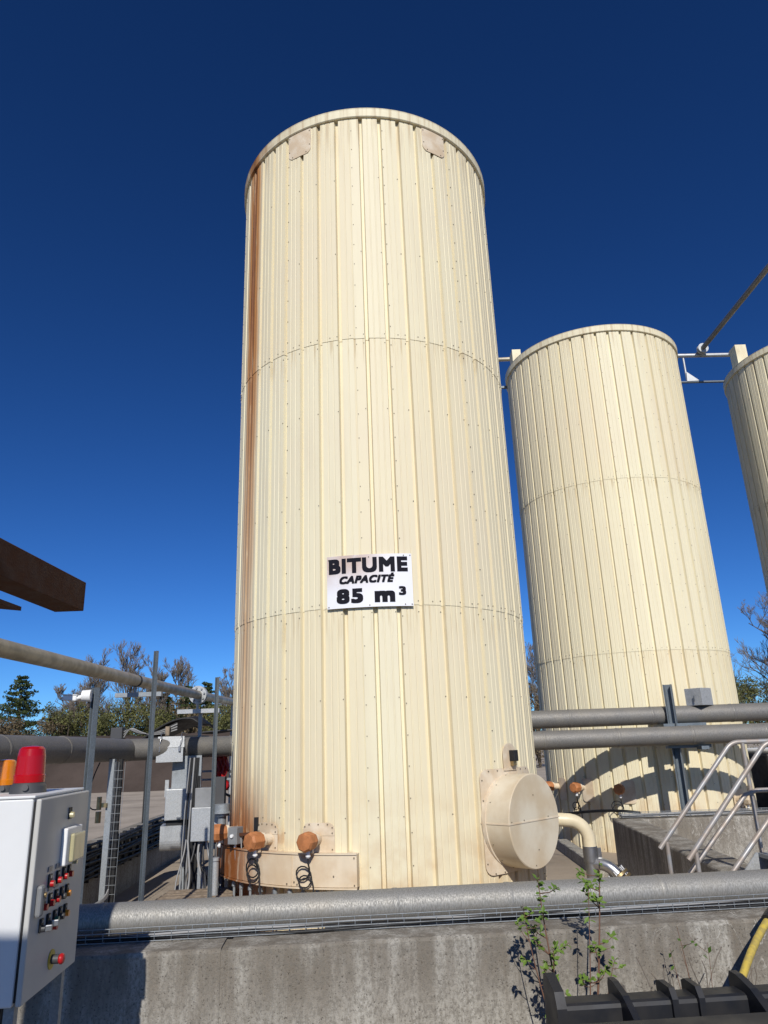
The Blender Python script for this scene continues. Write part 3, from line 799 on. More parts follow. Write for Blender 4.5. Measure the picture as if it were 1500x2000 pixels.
# top pipework between tanks
tp = thing('walkway_pipe', (1.6, 15.4, 10.5), 'grey header pipe linking the roof of the second tank with its neighbours', 'pipe')
mb = MB(); mb.tube([(1.2, 15.55, 10.50), (3.3, 15.45, 10.48)], .05, 12); mb.build('tube', 'olive', tp)
mb = MB(); mb.tube([(4.9, 16.1, 10.74), (7.47, 16.0, 10.71), (8.62, 15.5, 10.40)], .05, 12); mb.build('tube', 'galvlight', tp)
mb = MB(); mb.box((1.9, 15.45, 9.72), (2.5, .06, .05)); mb.build('tie_bar', 'galvblue', tp)
mb = MB(); mb.tube([(6.3, 15.95, 9.98), (7.45, 15.93, 9.93), (8.56, 15.87, 9.88)], .03, 6); mb.build('tie_bar', 'galvblue', tp)
mb = MB(); mb.tube([(7.62, 15.96, 10.66), (7.60, 15.93, 9.93)], .025, 6)
mb.prism([(0, 0), (.30, 0), (.02, .26)], .02, frame((7.58, 15.90, 9.93), (1, -.05, 0), (0, 0, 1))); mb.build('perforated_bracket', 'galvlight', tp)
dp = thing('overhead_pipe', (7.95, 15.6, 10.6), 'slim grey pipe rising overhead from the flange between the rear tanks', 'pipe')
mb = MB(); mb.tube([(7.94, 15.85, 10.64), (7.97, 14.0, 10.64), (8.08, 5.0, 10.64), (8.2, -3.0, 10.64)], .06, 14); mb.build('tube', 'pipegrey', dp)
mb = MB(); mb.cyl((7.95, 15.52, 10.64), (7.95, 15.56, 10.64), .125, n=20); mb.cyl((7.95, 15.59, 10.64), (7.95, 15.63, 10.64), .125, n=20); mb.build('flange', 'galvlight', dp)
mb = MB(); mb.box((8.2, -3.0, 5.2), (.3, .3, 10.9)); mb.build('column', 'galv', dp)

# metal box sitting on the upper pipe
bx = thing('sheet_metal_box', (5.2, 12.58, 2.13), 'grey sheet metal valve box sitting on the upper clad pipe', 'box')
mb = MB(); mb.box((5.2, 12.55, 2.27), (.33, .30, .28), rad(38), bev=.006); mb.build('body', 'galvlight', bx)
mb = MB(); mb.box((5.06, 12.40, 2.24), (.015, .02, .10), rad(38)); mb.build('latch', 'steel', bx)

# ------------------------------------------------------------------ posts
def channel_post(name, x, y, z0, z1, w, d, th, m, label, rz=0, group=None):
    root = thing(name, (x, y, z0), label, 'post', group)
    R3 = Matrix.Rotation(rz, 3, 'Z'); c = V((x, y, (z0 + z1) / 2)); H = z1 - z0
    mb = MB(); mb.box(c + R3 @ V((0, -d / 2 + th / 2, 0)), (w, th, H), mtx=R3)
    mb.box(c + R3 @ V((-w / 2 + th / 2, th / 2, 0)), (th, d - th - .001, H - .002), mtx=R3); mb.box(c + R3 @ V((w / 2 - th / 2, th / 2, 0)), (th, d - th - .001, H - .002), mtx=R3)
    mb.build('channel', m, root)
    mb = MB(); mb.box((x, y, z0 + .006), (w * 2, d * 2.2, .012), rz); mb.build('base_plate', m, root)
    return root
p1 = channel_post('channel_post', -2.49, 6.2, -.23, 2.24, .045, .05, .008, 'galvblue', 'broad galvanised channel post with white camera at its top', rad(150), 'galvanised posts left of the tank')
mb = MB(); mb.box((-2.55, 6.17, 1.33), (.06, .06, .05), rad(28)); mb.cyl((-2.57, 6.12, 1.33), (-2.5, 6.12, 1.33), .014, n=8); mb.box((-2.78, 6.26, 1.32), (.5, .05, .05)); mb.build('clamp', 'paintdark', p1)
mb = MB(); mb.tube([(-2.52, 6.15, 1.0), (-2.62, 6.14, 1.0), (-2.64, 6.14, 1.02), (-2.64, 6.14, 1.06)], .01, 6); mb.build('hook', 'paintdark', p1)
channel_post('channel_post', -2.19, 6.8, -.23, 2.61, .032, .032, .004, 'galvblue', 'slim galvanised post standing tallest, crossing the beige pipe', rad(150), 'galvanised posts left of the tank')
channel_post('channel_post', -1.89, 8.0, -.23, 2.46, .03, .032, .004, 'galvblue', 'slim galvanised post beside the grey junction boxes and pallet', rad(150), 'galvanised posts left of the tank')
p4 = channel_post('channel_post', 4.62, 12.34, -.23, 2.48, .13, .12, .014, 'galvblue', 'thick galvanised post holding the two grey clad pipes', rad(150))
mb = MB(); mb.box((4.8, 12.3, 1.50), (.7, .12, .06)); mb.box((4.8, 12.45, 1.83), (.7, .3, .05)); mb.box((4.95, 12.1, 1.47), (.12, .2, .05)); mb.build('bracket', 'galvblue', p4)

# camera on post 1
sc = thing('security_camera', (-2.58, 6.16, 2.2), 'small white bullet camera on the broad galvanised post', 'camera')
mb = MB(); mb.cyl((-2.50, 6.14, 2.17), (-2.57, 6.13, 2.17), .05, .045, 20); mb.cyl((-2.56, 6.13, 2.165), (-2.62, 6.12, 2.15), .018, n=10); mb.build('mount', 'whiteplastic', sc)
mb = MB(); mtx = Matrix.Rotation(rad(4), 3, 'Y'); mb.box((-2.665, 6.12, 2.155), (.12, .048, .045), mtx=mtx, bev=.01); mb.box((-2.67, 6.12, 2.181), (.145, .056, .007), mtx=mtx); mb.build('housing', 'whiteplastic', sc)
mb = MB(); mb.cyl((-2.72, 6.12, 2.15), (-2.73, 6.12, 2.15), .017, n=12); mb.build('lens', 'black', sc)

# ------------------------------------------------------------------ control cabinet and beacons
def cabinet():
    H = rad(4.5)                                     # turned slightly: door plane runs away to the left
    O = V((-1.475, 3.2, .78)); ex = V((math.cos(H), math.sin(H), 0)); ey = V((-math.sin(H), math.cos(H), 0))
    R3 = Matrix.Rotation(H, 3, 'Z'); W, D, Ht = .62, .36, .755     # W along depth (door width), D to the left
    cb = thing('control_cabinet', (O.x - .18, O.y + .3, GZ), 'white enamel control cabinet with a grey button door and two beacons on top', 'cabinet')
    def P(x, y, z): return O + ex * x + ey * y + V((0, 0, z))
    mb = MB(); mb.box(P(-.032 - D / 2, W / 2, Ht / 2), (D, W - .01, Ht), mtx=R3, bev=.008); mb.build('body', 'white', cb)
    mb = MB(); mb.box(P(-.0255, W / 2, Ht / 2), (.016, W - .03, Ht - .03), mtx=R3); mb.build('door_gasket', 'black', cb)
    mb = MB(); mb.box(P(-.030 - D / 2, W / 2, Ht + .006), (D + .012, W, .012), mtx=R3, bev=.004); mb.build('top_cover', 'white', cb)
    dm = MB(); dm.box(P(-.008, W / 2, Ht / 2), (.022, W, Ht - .006), mtx=R3, bev=.006); door = dm.build('door', 'door', cb)
    sx = .003
    def dp(u, v): return u * W, v * Ht                 # u from near edge to far, v from bottom
    # button grid: (u, v, kind)
    F = sx + .0
    def button(u, v, m, legend=False, plate=True, dark=False):
        y, z = dp(u, v)
        mb = MB(); mb.box(P(F + .005, y, z + .012), (.010, .030, .052), mtx=R3, bev=.003); b = mb.build('button_plate', 'black', door)
        mb = MB(); mb.cyl(P(F + .008, y, z), P(F + .024, y, z), .0135, .0125, 14); mb.build('button', m, b)
        mb = MB(); mb.box(P(F + .0108, y, z + .028), (.002, .018, .010), mtx=R3); mb.build('legend', 'grey', b)
        if legend:
            mb = MB(); mb.box(P(F + .002, y - .004, z + .058), (.004, .045, .020), mtx=R3); mb.build('name_plate', 'grey', door)
    for (u, v, m, lg) in ((.285, .535, 'red', 1), (.43, .535, 'red', 1), (.547, .54, 'red', 1), (.655, .54, 'red', 0)): button(u, v, m, lg)
    for (u, v, m, lg) in ((.20, .43, 'red', 0), (.32, .433, 'red', 1), (.43, .436, 'red', 1), (.54, .436, 'darkgrey', 0), (.645, .436, 'amberb', 0)): button(u, v, m, lg)
    for (u, v, m, lg) in ((.20, .325, 'darkgrey', 0), (.32, .33, 'darkgrey', 0), (.44, .33, 'green', 0), (.545, .33, 'darkgrey', 0), (.645, .33, 'amberb', 0)): button(u, v, m, lg)
    for (u, v) in ((.205, .325), (.325, .33)):
        y, z = dp(u, v); mb = MB(); mb.box(P(F + .030, y, z), (.036, .010, .026), mtx=R3 @ Matrix.Rotation(rad(20), 3, 'Z'), bev=.004); mb.build('selector_knob', 'steel', door)
    y, z = dp(.44, .295); mb = MB(); mb.cyl(P(F, y, z), P(F + .02, y, z), .013, n=12); mb.build('button', 'red', door)
    # emergency stop
    y, z = dp(.47, .125)
    mb = MB(); mb.cyl(P(F, y, z), P(F + .004, y, z), .038, n=24); es = mb.build('stop_plate', 'yellow', door)
    mb = MB(); mb.cyl(P(F + .004, y, z), P(F + .034, y, z), .018, n=14); mb.build('stop_stem', 'darkgrey', es)
    mb = MB(); mb.lathe([(.0, 0), (.016, 0), (.021, .006), (.021, .014), (.016, .02), (.001, .023)], frame(P(F + .034, y, z), ey, (0, 0, 1)), 20); mb.build('stop_button', 'red', es)
    # lock handle
    y, z = dp(.07, .475); mb = MB(); mb.box(P(F + .012, y + .02, z), (.026, .045, .12), mtx=R3, bev=.012); lh = mb.build('lock_handle', 'grey', door)
    mb = MB(); mb.cyl(P(F + .022, y + .032, z + .02), P(F + .03, y + .032, z + .02), .01, n=10); mb.build('keyhole', 'brass', lh)
    # meter window
    y, z = dp(.615, .705); mb = MB(); mb.box(P(F + .012, y, z), (.026, .20, .155), mtx=R3, bev=.006); mw = mb.build('meter_frame', 'whiteplastic', door)
    mb = MB(); mb.box(P(F + .034, y + .015, z - .008), (.022, .15, .118), mtx=R3, bev=.008); mb.build('meter_cover', 'clearcover', mw)
    mb = MB(); mb.box(P(F + .03, y + .02, z - .075), (.02, .02, .014), mtx=R3); mb.build('cover_latch', 'clearcover', mw)
    y, z = dp(.57, .875); mb = MB(); mb.box(P(F + .004, y, z + .008), (.008, .026, .05), mtx=R3); b = mb.build('lamp_plate', 'black', door)
    mb = MB(); mb.cyl(P(F + .006, y, z), P(F + .022, y, z), .015, .013, 14); mb.build('lamp', 'clearcover', b)
    # legs and cables below
    for (xx, yy) in ((-.05, .05), (-.05, W - .05), (-.34, .05), (-.34, W - .05)):
        mb = MB(); c = P(xx, yy, 0); mb.box((c.x, c.y, (.80 + GZ) / 2), (.04, .04, .80 - GZ), mtx=R3); mb.build('leg', 'galv', cb)
    for i in range(4):
        c = P(-.10 - .05 * i, .15 + .1 * i, 0); mb = MB(); mb.tube(bez(c + V((0, 0, .02)), c - V((0, 0, .25)), c + V((-.1, .1, -.5)), (c.x - .05, c.y + .15, GZ), 10), .012, 6); mb.build('cable', 'black', cb)
    # beacons
    def beacon(bx_, by_, s, m, label):
        c = P(bx_, by_, Ht + .012)
        b = thing('beacon', c, label, 'beacon light', 'beacons on the control cabinet')
        I = Matrix.Translation(c)
        mb = MB(); mb.lathe([(.0, 0), (.078 * s, 0), (.074 * s, .03 * s), (.064 * s, .045 * s), (.062 * s, .055 * s)], I, 28); bs = mb.build('base', 'darkgrey', b)
        mb = MB(); fx = c + V((.02, -.07 * s, .025 * s)); mb.cyl(fx, fx + V((.003, -.012, .001)), .014 * s, n=12); mb.build('knockout', 'darkgrey', bs)
        mb = MB(); mb.lathe([(.066 * s, .045 * s), (.067 * s, .075 * s), (.064 * s, .08 * s), (.060 * s, .16 * s), (.055 * s, .19 * s), (.045 * s, .2 * s), (.0, .205 * s)], I, 32); mb.build('lens', m, b)
        mb = MB(); mb.lathe([(.02 * s, .05 * s), (.02 * s, .15 * s), (.0, .16 * s)], I, 12); mb.build('lamp', m, b)
    beacon(-.155, .255, .99, 'redbeacon', 'big red beacon with dark base on the white cabinet')
    beacon(-.33, .42, .72, 'amber', 'smaller amber beacon on the white cabinet beside the red one')
cabinet()

# ------------------------------------------------------------------ wire cable trays
def wire_tray(name, pts, label, w=.13, h=.05, pitch=.105, ncab=5, cabr=.009, seed=0, wire=.0028):
    r = random.Random(seed); root = thing(name, pts[0], label, 'cable tray')
    a, b = V(pts[0]), V(pts[-1]); d = (b - a).normalized(); L = (b - a).length; n = V((-d.y, d.x, 0)).normalized(); up = n.cross(d) * -1
    if up.z < 0: up = -up
    mb = MB()
    for (o, z) in ((-w / 2, h), (-w / 2, h * .5), (-w / 2, 0), (0, 0), (w / 2, 0), (w / 2, h * .5), (w / 2, h)):
        p = n * o + up * z; mb.tube([a + p, b + p], wire, 4)
    x = 0
    while x < L:
        q = a + d * x
        mb.tube([q + n * (-w / 2) + up * h, q + n * (-w / 2), q + n * (w / 2), q + n * (w / 2) + up * h], wire, 4); x += pitch
    mb.build('wire_mesh', 'galv', root)
    for k in range(ncab):
        o0 = (k / (ncab - 1) - .5) * (w - .03); N = max(6, int(L / .3)); pp = []
        ph = r.uniform(0, 6)
        for i in range(N + 1):
            t = L * i / N; pp.append(a + d * t + n * (o0 + .012 * math.sin(t * 1.7 + ph)) + up * (.014 + .012 * math.sin(t * 2.3 + ph * 2)))
        mb = MB(); mb.tube(pp, cabr * r.uniform(.7, 1.2), 6); mb.build('cable', r.choice(['black', 'greycable', 'black']), root)
    return root
wire_tray('cable_tray', [wp(-3.3, .31, .58), wp(6.0, .31, .58)], 'wire mesh cable tray lying on top of the front wall', seed=2)
wire_tray('cable_tray', [(3.2, 11.05, .60), (9.0, 10.76, .60)], 'wire mesh cable tray lying on the pale wall in front of the second tank', w=.16, seed=3)
mb = MB()
for k in range(5):
    o = .035 * k; mb.tube(bez((2.55, 13.2 - o, .45), (2.9, 12.4, .52 + o * .4), (3.2, 11.6, .68), (3.5, 11.1, .62 + o * .2), 14), .010, 5)
tag(mb.build('cable_bundle', 'black'), 'sagging black cable bundle reaching the tray at the dividing wall corner', 'cables')
mb = MB(); 
for k in range(3): mb.box((2.55, 13.15 + .05 * k, .12), (.03, .03, .70))
mb.build('cable_post', 'galv'); o = bpy.data.objects['cable_post']; tag(o, 'short galvanised stakes holding the sagging black cable bundle', 'stakes')
# black cable runs along the shaded left wall
lt = thing('cable_run', (-3.9, 9.5, .3), 'thick run of black cables strapped along the shaded yard wall', 'cables')
for k in range(9):
    z = .60 - .05 * k; off = .06 + .015 * math.sin(k * 2.1)
    pp = []
    for i in range(27):
        y = 5.4 + .48 * i; x = -3.69 - (y - 5.45) * .0539 + off
        pp.append((x, y, z + .018 * math.sin(i * .9 + k * 1.7) - (.03 if k > 5 else 0) * math.sin(i * .45)))
    mb = MB(); mb.tube(pp, rnd.uniform(.014, .024), 6); mb.build('cable', 'black', lt)
mb = MB()
for i in range(34):
    y = 5.5 + .37 * i; x = -3.69 - (y - 5.45) * .0539 + .03; mb.box((x, y, .40), (.05, .03, .45))
o = mb.build('tray_rungs', 'black', lt); o['kind'] = 'stuff'

# ------------------------------------------------------------------ left background equipment
# post with wire ladder and air regulator
sp2 = thing('instrument_post', (-3.52, 9.6, GZ), 'pale blue-grey post with wire ladder and small brass air regulator', 'post')
mb = MB(); mb.box((-3.56, 9.6, .70), (.07, .06, 1.88)); mb.build('post', 'galv', sp2)
mb = MB(); mb.box((-3.465, 9.63, .76), (.05, .05, 1.75)); mb.build('dark_rail', 'black', sp2)
mb = MB()
for xx in (-3.525, -3.48, -3.40): mb.tube([(xx, 9.55, -.1), (xx + .02, 9.55, 1.6)], .003, 4)
z = -.1
while z < 1.6: mb.tube([(-3.525, 9.55, z), (-3.40, 9.55, z)], .0028, 4); z += .1
mb.build('wire_ladder', 'galv', sp2)
mb = MB(); mb.cyl((-3.66, 9.52, 1.05), (-3.66, 9.52, 1.2), .03, n=10); mb.cyl((-3.66, 9.52, .90), (-3.66, 9.52, 1.03), .035, n=10); mb.box((-3.62, 9.54, 1.1), (.1, .04, .05)); mb.build('air_regulator', 'brass', sp2)
mb = MB(); mb.tube(bez((-3.66, 9.52, 1.06), (-3.85, 9.5, 1.0), (-3.86, 9.6, 1.3), (-3.80, 9.8, 1.6), 12), .008, 5); mb.build('air_hose', 'black', sp2)
mb = MB()
for k in range(4): mb.tube(bez((-3.47, 9.53, .1 + .02 * k), (-3.5, 9.4, -.1), (-3.7, 8.6, .3 - .05 * k), (-3.72, 7.0 + .2 * k, .22 + .05 * k), 14), .010, 5)
mb.build('cable', 'greycable', sp2)

# sheet metal duct
dc = thing('sheet_metal_duct', (-3.0, 10.75, GZ), 'upright galvanised sheet duct hanging below the bent grey pipe with opened hatch', 'duct')
R3 = Matrix.Rotation(rad(12), 3, 'Z')
mb = MB(); mb.box((-2.97, 10.95, 1.42), (.40, .35, .44), mtx=R3); mb.build('upper_duct', 'galv', dc)
mb = MB(); mb.box((-3.03, 10.78, 1.01), (.33, .42, .40), mtx=R3, bev=.01); mb.build('middle_duct', 'galvlight', dc)
mb = MB(); mb.box((-3.03, 10.62, .835), (.33, .1, .012), mtx=R3); mb.box((-2.96, 10.56, .845), (.05, .03, .02), mtx=R3); mb.build('hatch_lip', 'steel', dc)
mb = MB(); mb.box((-3.03, 10.80, .77), (.30, .34, .10), mtx=R3); mb.build('dark_slot_block', 'black', dc)  # solid black block drawn in place of the shade inside the opening
pr = [(0, .17), (0, -.02)] + [(.10 - .10 * math.cos(rad(t)), -.02 - .13 * math.sin(rad(t))) for t in range(0, 91, 15)] + [(.42, -.15), (.42, .17)]
mb = MB(); mb.prism(pr, .33, frame(V((-3.2, 10.56, .57)), R3 @ V((0, 1, 0)), (0, 0, 1))); mb.build('elbow_duct', 'galvlight', dc)
mb = MB(); mb.box((-3.16, 10.63, 1.22), (.05, .03, .22), mtx=R3); mb.build('torn_lip', 'galvlight', dc)
mb = MB(); mb.box((-2.98, 10.95, .1), (.06, .06, .7), mtx=R3); mb.build('leg', 'galv', dc)
hp = thing('hatch_cover', (-3.12, 10.5, 1.57), 'bright sheet metal hatch cover wired onto the bent grey pipe', 'hatch')
mb = MB(); mb.box((-3.13, 10.62, 1.83), (.36, .02, .17), mtx=Matrix.Rotation(rad(20), 3, 'Z') @ Matrix.Rotation(rad(-28), 3, 'X')); mb.box((-3.13, 10.575, 1.66), (.36, .02, .19), mtx=Matrix.Rotation(rad(20), 3, 'Z') @ Matrix.Rotation(rad(-4), 3, 'X')); mb.build('panel', 'galvlight', hp)
for sx in (-1, 1):
    mb = MB(); q = V((-3.13 + sx * .13, 10.55 + sx * .05, 1.74)); mb.box(q, (.03, .03, .07)); mb.tube(bez(q + V((0, 0, .03)), q + V((.05, -.02, .2)), q + V((-.05, .1, .25)), q + V((.03, .2, .2)), 8), .005, 5); mb.build('latch', 'steel', hp)

# junction boxes on a frame with cables
jb = thing('junction_box', (-2.35, 9.45, GZ), 'pair of grey metal junction boxes on a strut frame behind the slim post', 'junction box')
mb = MB(); mb.box((-2.365, 9.62, 1.15), (.22, .2, .22), bev=.006); mb.build('upper_box', 'grey', jb)
mb = MB(); mb.box((-2.29, 9.5, .855), (.36, .26, .38), bev=.008); mb.build('lower_box', 'galvlight', jb)
mb = MB(); mb.box((-2.19, 9.66, 1.2), (.12, .1, .36)); mb.build('dark_box', 'darkgrey', jb)
for xx in (-2.52, -2.46):
    mb = MB(); mb.box((xx, 9.62, .58), (.035, .035, 1.64)); mb.build('strut', 'black' if xx > -2.5 else 'galv', jb)
for xx in (-2.4, -2.15):
    mb = MB(); mb.box((xx, 9.6, .22), (.04, .04, .92)); mb.build('leg', 'galv', jb)
for k in range(12):
    a = V((-2.55 + .045 * k, 9.42 + rnd.uniform(-.05, .1), .68)); e = V((-2.5 + .06 * k + rnd.uniform(-.1, .1), 9.2 + rnd.uniform(-.3, .2), -.2))
    mb = MB(); mb.tube(bez(a, a + V((rnd.uniform(-.1, .1), -.1, -.35)), e + V((rnd.uniform(-.3, .3), rnd.uniform(-.1, .1), .5)), e, 12), rnd.uniform(.008, .016), 6); mb.build('cable', rnd.choice(['black', 'greycable', 'darkgrey']), jb)
for k in range(7):
    mb = MB(); x0 = -2.6 + .018 * k; mb.tube([(x0, 9.58, -.2), (x0 + rnd.uniform(-.03, .03), 9.56, .5), (x0 + rnd.uniform(-.02, .02), 9.57, 1.0), (x0 + .02, 9.62, 1.62)], rnd.uniform(.008, .014), 5); mb.build('cable', rnd.choice(['black', 'greycable', 'black']), jb)
mb = MB(); mb.cyl((-1.97, 8.55, -.22), (-1.97, 8.55, .56), .04, n=14); mb.cyl((-1.97, 8.55, .56), (-1.97, 8.55, .59), .05, n=14)
tag(mb.build('standpipe', 'galvlight'), 'dirty cream standpipe between the slim post and the rusty tank foot', 'pipe')
mb = MB(); mb.cyl((-2.08, 9.3, .95), (-2.08, 9.3, 1.08), .09, n=16); mb.cyl((-2.08, 9.3, -.22), (-2.08, 9.3, .95), .05, n=12); mb.cyl((-2.08, 9.3, .98), (-2.08, 9.3, 1.0), .13, n=16)
tag(mb.build('valve_pipe', 'galv'), 'grey flanged valve pipe tight against the tank beside the junction boxes', 'valve')
# pallet
pa = thing('wooden_pallet', (-2.15, 8.5, GZ), 'red edged wooden pallet lying below the junction boxes', 'pallet')
for k in range(6):
    mb = MB(); mb.box((-2.15, 8.12 + .15 * k, .22), (.8, .11, .022), rad(4)); mb.build('deck_board', 'wood', pa)
for k in range(3):
    for j in range(3):
        mb = MB(); mb.box((-2.5 + .35 * j, 8.15 + .33 * k, .14), (.1, .12, .135)); mb.build('block', 'wood', pa)
for k in range(3):
    mb = MB(); mb.box((-2.15, 8.15 + .33 * k, .058), (.82, .1, .022)); mb.build('base_board', 'pink', pa)
mb = MB(); mb.box((-2.15, 8.04, .19), (.8, .02, .03), rad(4)); mb.build('edge_strip', 'pink', pa)
for k in range(2):
    mb = MB(); mb.box((-2.15, 8.25 + .5 * k, -.1), (.84, .14, .29)); mb.build('bearer', 'wood', pa)
# white container behind, red tarp
ct = thing('white_container', (-2.3, 13.6, GZ), 'tall white steel cabinet with pale frame glimpsed left of the tank', 'container')
mb = MB(); mb.box((-2.05, 13.9, 1.15), (1.45, .9, 2.7), rad(4), bev=.01); mb.build('body', 'white', ct)
mb = MB(); mb.box((-2.86, 13.42, 1.1), (.07, .07, 2.75)); mb.box((-2.66, 13.42, 1.1), (.07, .06, 2.75)); mb.box((-2.76, 13.40, 2.42), (.26, .05, .08)); mb.build('frame', 'galvlight', ct)
for z in (.75, 1.15, 1.6): 
    mb = MB(); mb.tube([(-2.95, 13.2, z + .25), (-2.7, 13.3, z + .12), (-2.4, 13.34, z - .1)], .022, 8); mb.build('pipe', 'darkgrey', ct)
tb = MB()
for i in range(9):
    for j in range(9):
        pass
vs = []; N = 10
for i in range(N + 1):
    for j in range(N + 1):
        u, w2 = i / N, j / N
        vs.append((-2.72 + .2 * u + .02 * math.sin(j * 1.3), 11.55 + .05 * math.sin(i * 1.9 + j), 1.18 + .46 * w2 - .06 * u * (1 - w2)))
tb.add(vs, [(i * (N + 1) + j, (i + 1) * (N + 1) + j, (i + 1) * (N + 1) + j + 1, i * (N + 1) + j + 1) for i in range(N) for j in range(N)], True)
o = tb.build('red_tarpaulin', 'red'); md = o.modifiers.new('th', 'SOLIDIFY'); md.thickness = .012
tag(o, 'creased red tarpaulin scrap hung left of the tank below the grey pipe', 'tarpaulin')
mb = MB(); mb.box((-2.64, 11.62, .72), (.05, .04, 1.92)); mb.box((-2.75, 11.6, 1.28), (.55, .03, .03)); mb.box((-2.75, 11.6, 1.40), (.5, .03, .03)); tag(mb.build('strut_frame', 'galv'), 'thin galvanised strut frame carrying the red tarpaulin scrap', 'frame')
# conveyor cover: arched black sheet
cv = thing('conveyor_cover', (-3.8, 13.2, 1.9), 'curled black rubber conveyor cover above the bent grey pipe', 'cover')
vs = []; N = 16
for i in range(N + 1):
    t = i / N; x = -4.35 + 1.05 * t; z = 1.98 + .30 * math.sin(min(1, t * 1.15) * PI * .62) - (.0 if t < .86 else (t - .86) * .8)
    vs += [(x, 12.9, z - .07 * (1 - t)), (x + .02, 13.5, z + .02), (x + .02, 14.1, z - .1)]
mb = MB(); mb.add(vs, [(i * 3 + k, (i + 1) * 3 + k, (i + 1) * 3 + k + 1, i * 3 + k + 1) for i in range(N) for k in range(2)], True)
o = mb.build('rubber_sheet', 'black', cv); md = o.modifiers.new('th', 'SOLIDIFY'); md.thickness = .03
mb = MB(); mb.box((-3.85, 13.4, 1.93), (.95, .8, .06)); mb.build('belt_frame', 'black', cv)
for (xx, yy) in ((-4.25, 13.1), (-3.4, 13.1)):
    mb = MB(); mb.box((xx, yy, .83), (.06, .06, 2.14)); mb.build('leg', 'black', cv)
mb = MB()
for k in range(5): mb.tube(bez((-3.35, 13.0 + .05 * k, 2.0), (-3.0, 12.9, 2.02 - .02 * k), (-2.6, 12.9, 2.05), (-2.2, 13.0, 2.0 + .03 * k), 10), .014, 5)
mb.build('cable', 'darkgrey', cv)
jb2 = thing('switch_box', (-4.07, 11.1, 1.88), 'small black switch box with looped cables on top of the grey pipe', 'switch box')
mb = MB(); mb.box((-4.07, 11.1, 1.99), (.17, .15, .16), bev=.006); mb.box((-4.07, 11.1, .82), (.05, .05, 2.2)); mb.build('body', 'darkgrey', jb2)
for k in range(6):
    mb = MB(); mb.tube(bez((-3.98, 11.1, 1.93 + .02 * k), (-3.8, 11.05, 2.25 - .03 * k), (-3.85, 11.1, 1.8), (-3.25, 11.3, 2.02 + .02 * k), 14), .012, 5); mb.build('cable', 'black' if k % 2 else 'greycable', jb2)
mb = MB(); mb.box((-3.36, 11.2, 2.0), (.06, .05, .13)); mb.build('relay', 'wood', jb2)

# ------------------------------------------------------------------ filling elbow on the right of the tank
ep = thing('filling_pipe', (2.2, 8.9, GZ), 'cream outlet pipe with steel elbow and yellow flange beside the drum', 'pipe')
mb = MB(); pts = [(1.35, 9.05, .845), (1.95, 8.92, .80)] + [V((1.95, 8.92, .58)) + V((.24 * math.sin(rad(t)), -.0 , .22 * math.cos(rad(t)))) for t in range(10, 91, 10)]
mb.tube(pts + [(2.19, 8.92, .50)], .073, 20); mb.build('cream_bend', 'creampipe', ep)
mb = MB(); mb.cyl((2.19, 8.92, .52), (2.19, 8.92, .36), .082, n=24); mb.box((2.28, 8.88, .44), (.04, .03, .13)); mb.build('sleeve', 'steel', ep)
mb = MB(); mb.cyl((2.19, 8.92, .37), (2.19, 8.92, -.22), .07, n=20); mb.build('riser', 'steel', ep)
e1 = V((2.43, 8.78, .24))
mb = MB(); mb.tube(bez((2.19, 8.92, .33), (2.30, 8.86, .36), (2.36, 8.82, .33), e1, 10), .065, 18); mb.build('branch', 'steel', ep)
d = V((.55, -.25, -.8)).normalized()
for k, o in enumerate((0, .05)):
    mb = MB(); mb.cyl(e1 + d * o, e1 + d * (o + .028), .118, n=28); mb.build('flange', 'brass', ep)
fr = e1.copy(); q = d.to_track_quat('Z', 'Y')
for i in range(6):
    t = 2 * PI * i / 6; w2 = q @ V((.095 * math.cos(t), .095 * math.sin(t), 0)); mb = MB(); mb.cyl(e1 + w2 - d * .05, e1 + w2 + d * .12, .012, n=6); mb.build('bolt', 'steel', ep)
mb = MB(); mb.tube(bez(e1 + d * .07, e1 + d * .16, V((2.55, 8.70, .02)), V((2.55, 8.70, -.22)), 10), .065, 18); mb.build('outlet', 'steel', ep)

# ------------------------------------------------------------------ step-over stairs with handrails
st = thing('handrail_steps', (2.6, 6.2, GZ), 'galvanised step-over stairs with tubular handrails crossing the dividing wall', 'stairs')
for Y in (5.9, 6.5):
    mb = MB(); mb.tube([(2.17, Y, .80), (2.5, Y, 1.165), (2.84, Y, 1.54)] + [V((2.97, Y, 1.46)) + V((.15 * math.cos(rad(t)), 0, .15 * math.sin(rad(t)))) for t in range(133, 89, -6)] + [(3.2, Y, 1.61), (4.1, Y, 1.62)], .0195, 12); mb.build('handrail', 'rail', st)
    mb = MB(); mb.tube([(2.33, Y, .55), (2.95, Y, 1.19), (3.05, Y, 1.22), (4.1, Y, 1.22)], .019, 12); mb.build('midrail', 'rail', st)
    for (x, zt, zb) in ((2.235, .85, -.22), (3.0, 1.60, .72), (4.0, 1.60, .72)):
        mb = MB(); mb.tube([(x, Y, zb), (x, Y, zt)], .017, 10); mb.build('handrail_post', 'rail', st)
    mb = MB(); mb.prism([(2.05, GZ), (2.28, GZ), (3.0, .60), (4.3, .60), (4.3, .75), (2.93, .75)], .012, frame((0, Y + (.03 if Y < 6 else -.03), 0), (1, 0, 0), (0, 0, 1))); mb.build('stringer', 'galvlight', st)
for k in range(4):
    mb = MB(); mb.box((2.28 + .19 * k, 6.2, -.02 + .19 * k), (.22, .52, .03)); mb.build('tread', 'galv', st)
mb = MB(); mb.box((3.6, 6.2, .735), (1.3, .52, .03)); mb.build('platform', 'galv', st)
for xx in (4.2,):
    for Y in (5.9, 6.5):
        mb = MB(); mb.box((xx, Y, .2), (.05, .05, .9)); mb.build('leg', 'galv', st)

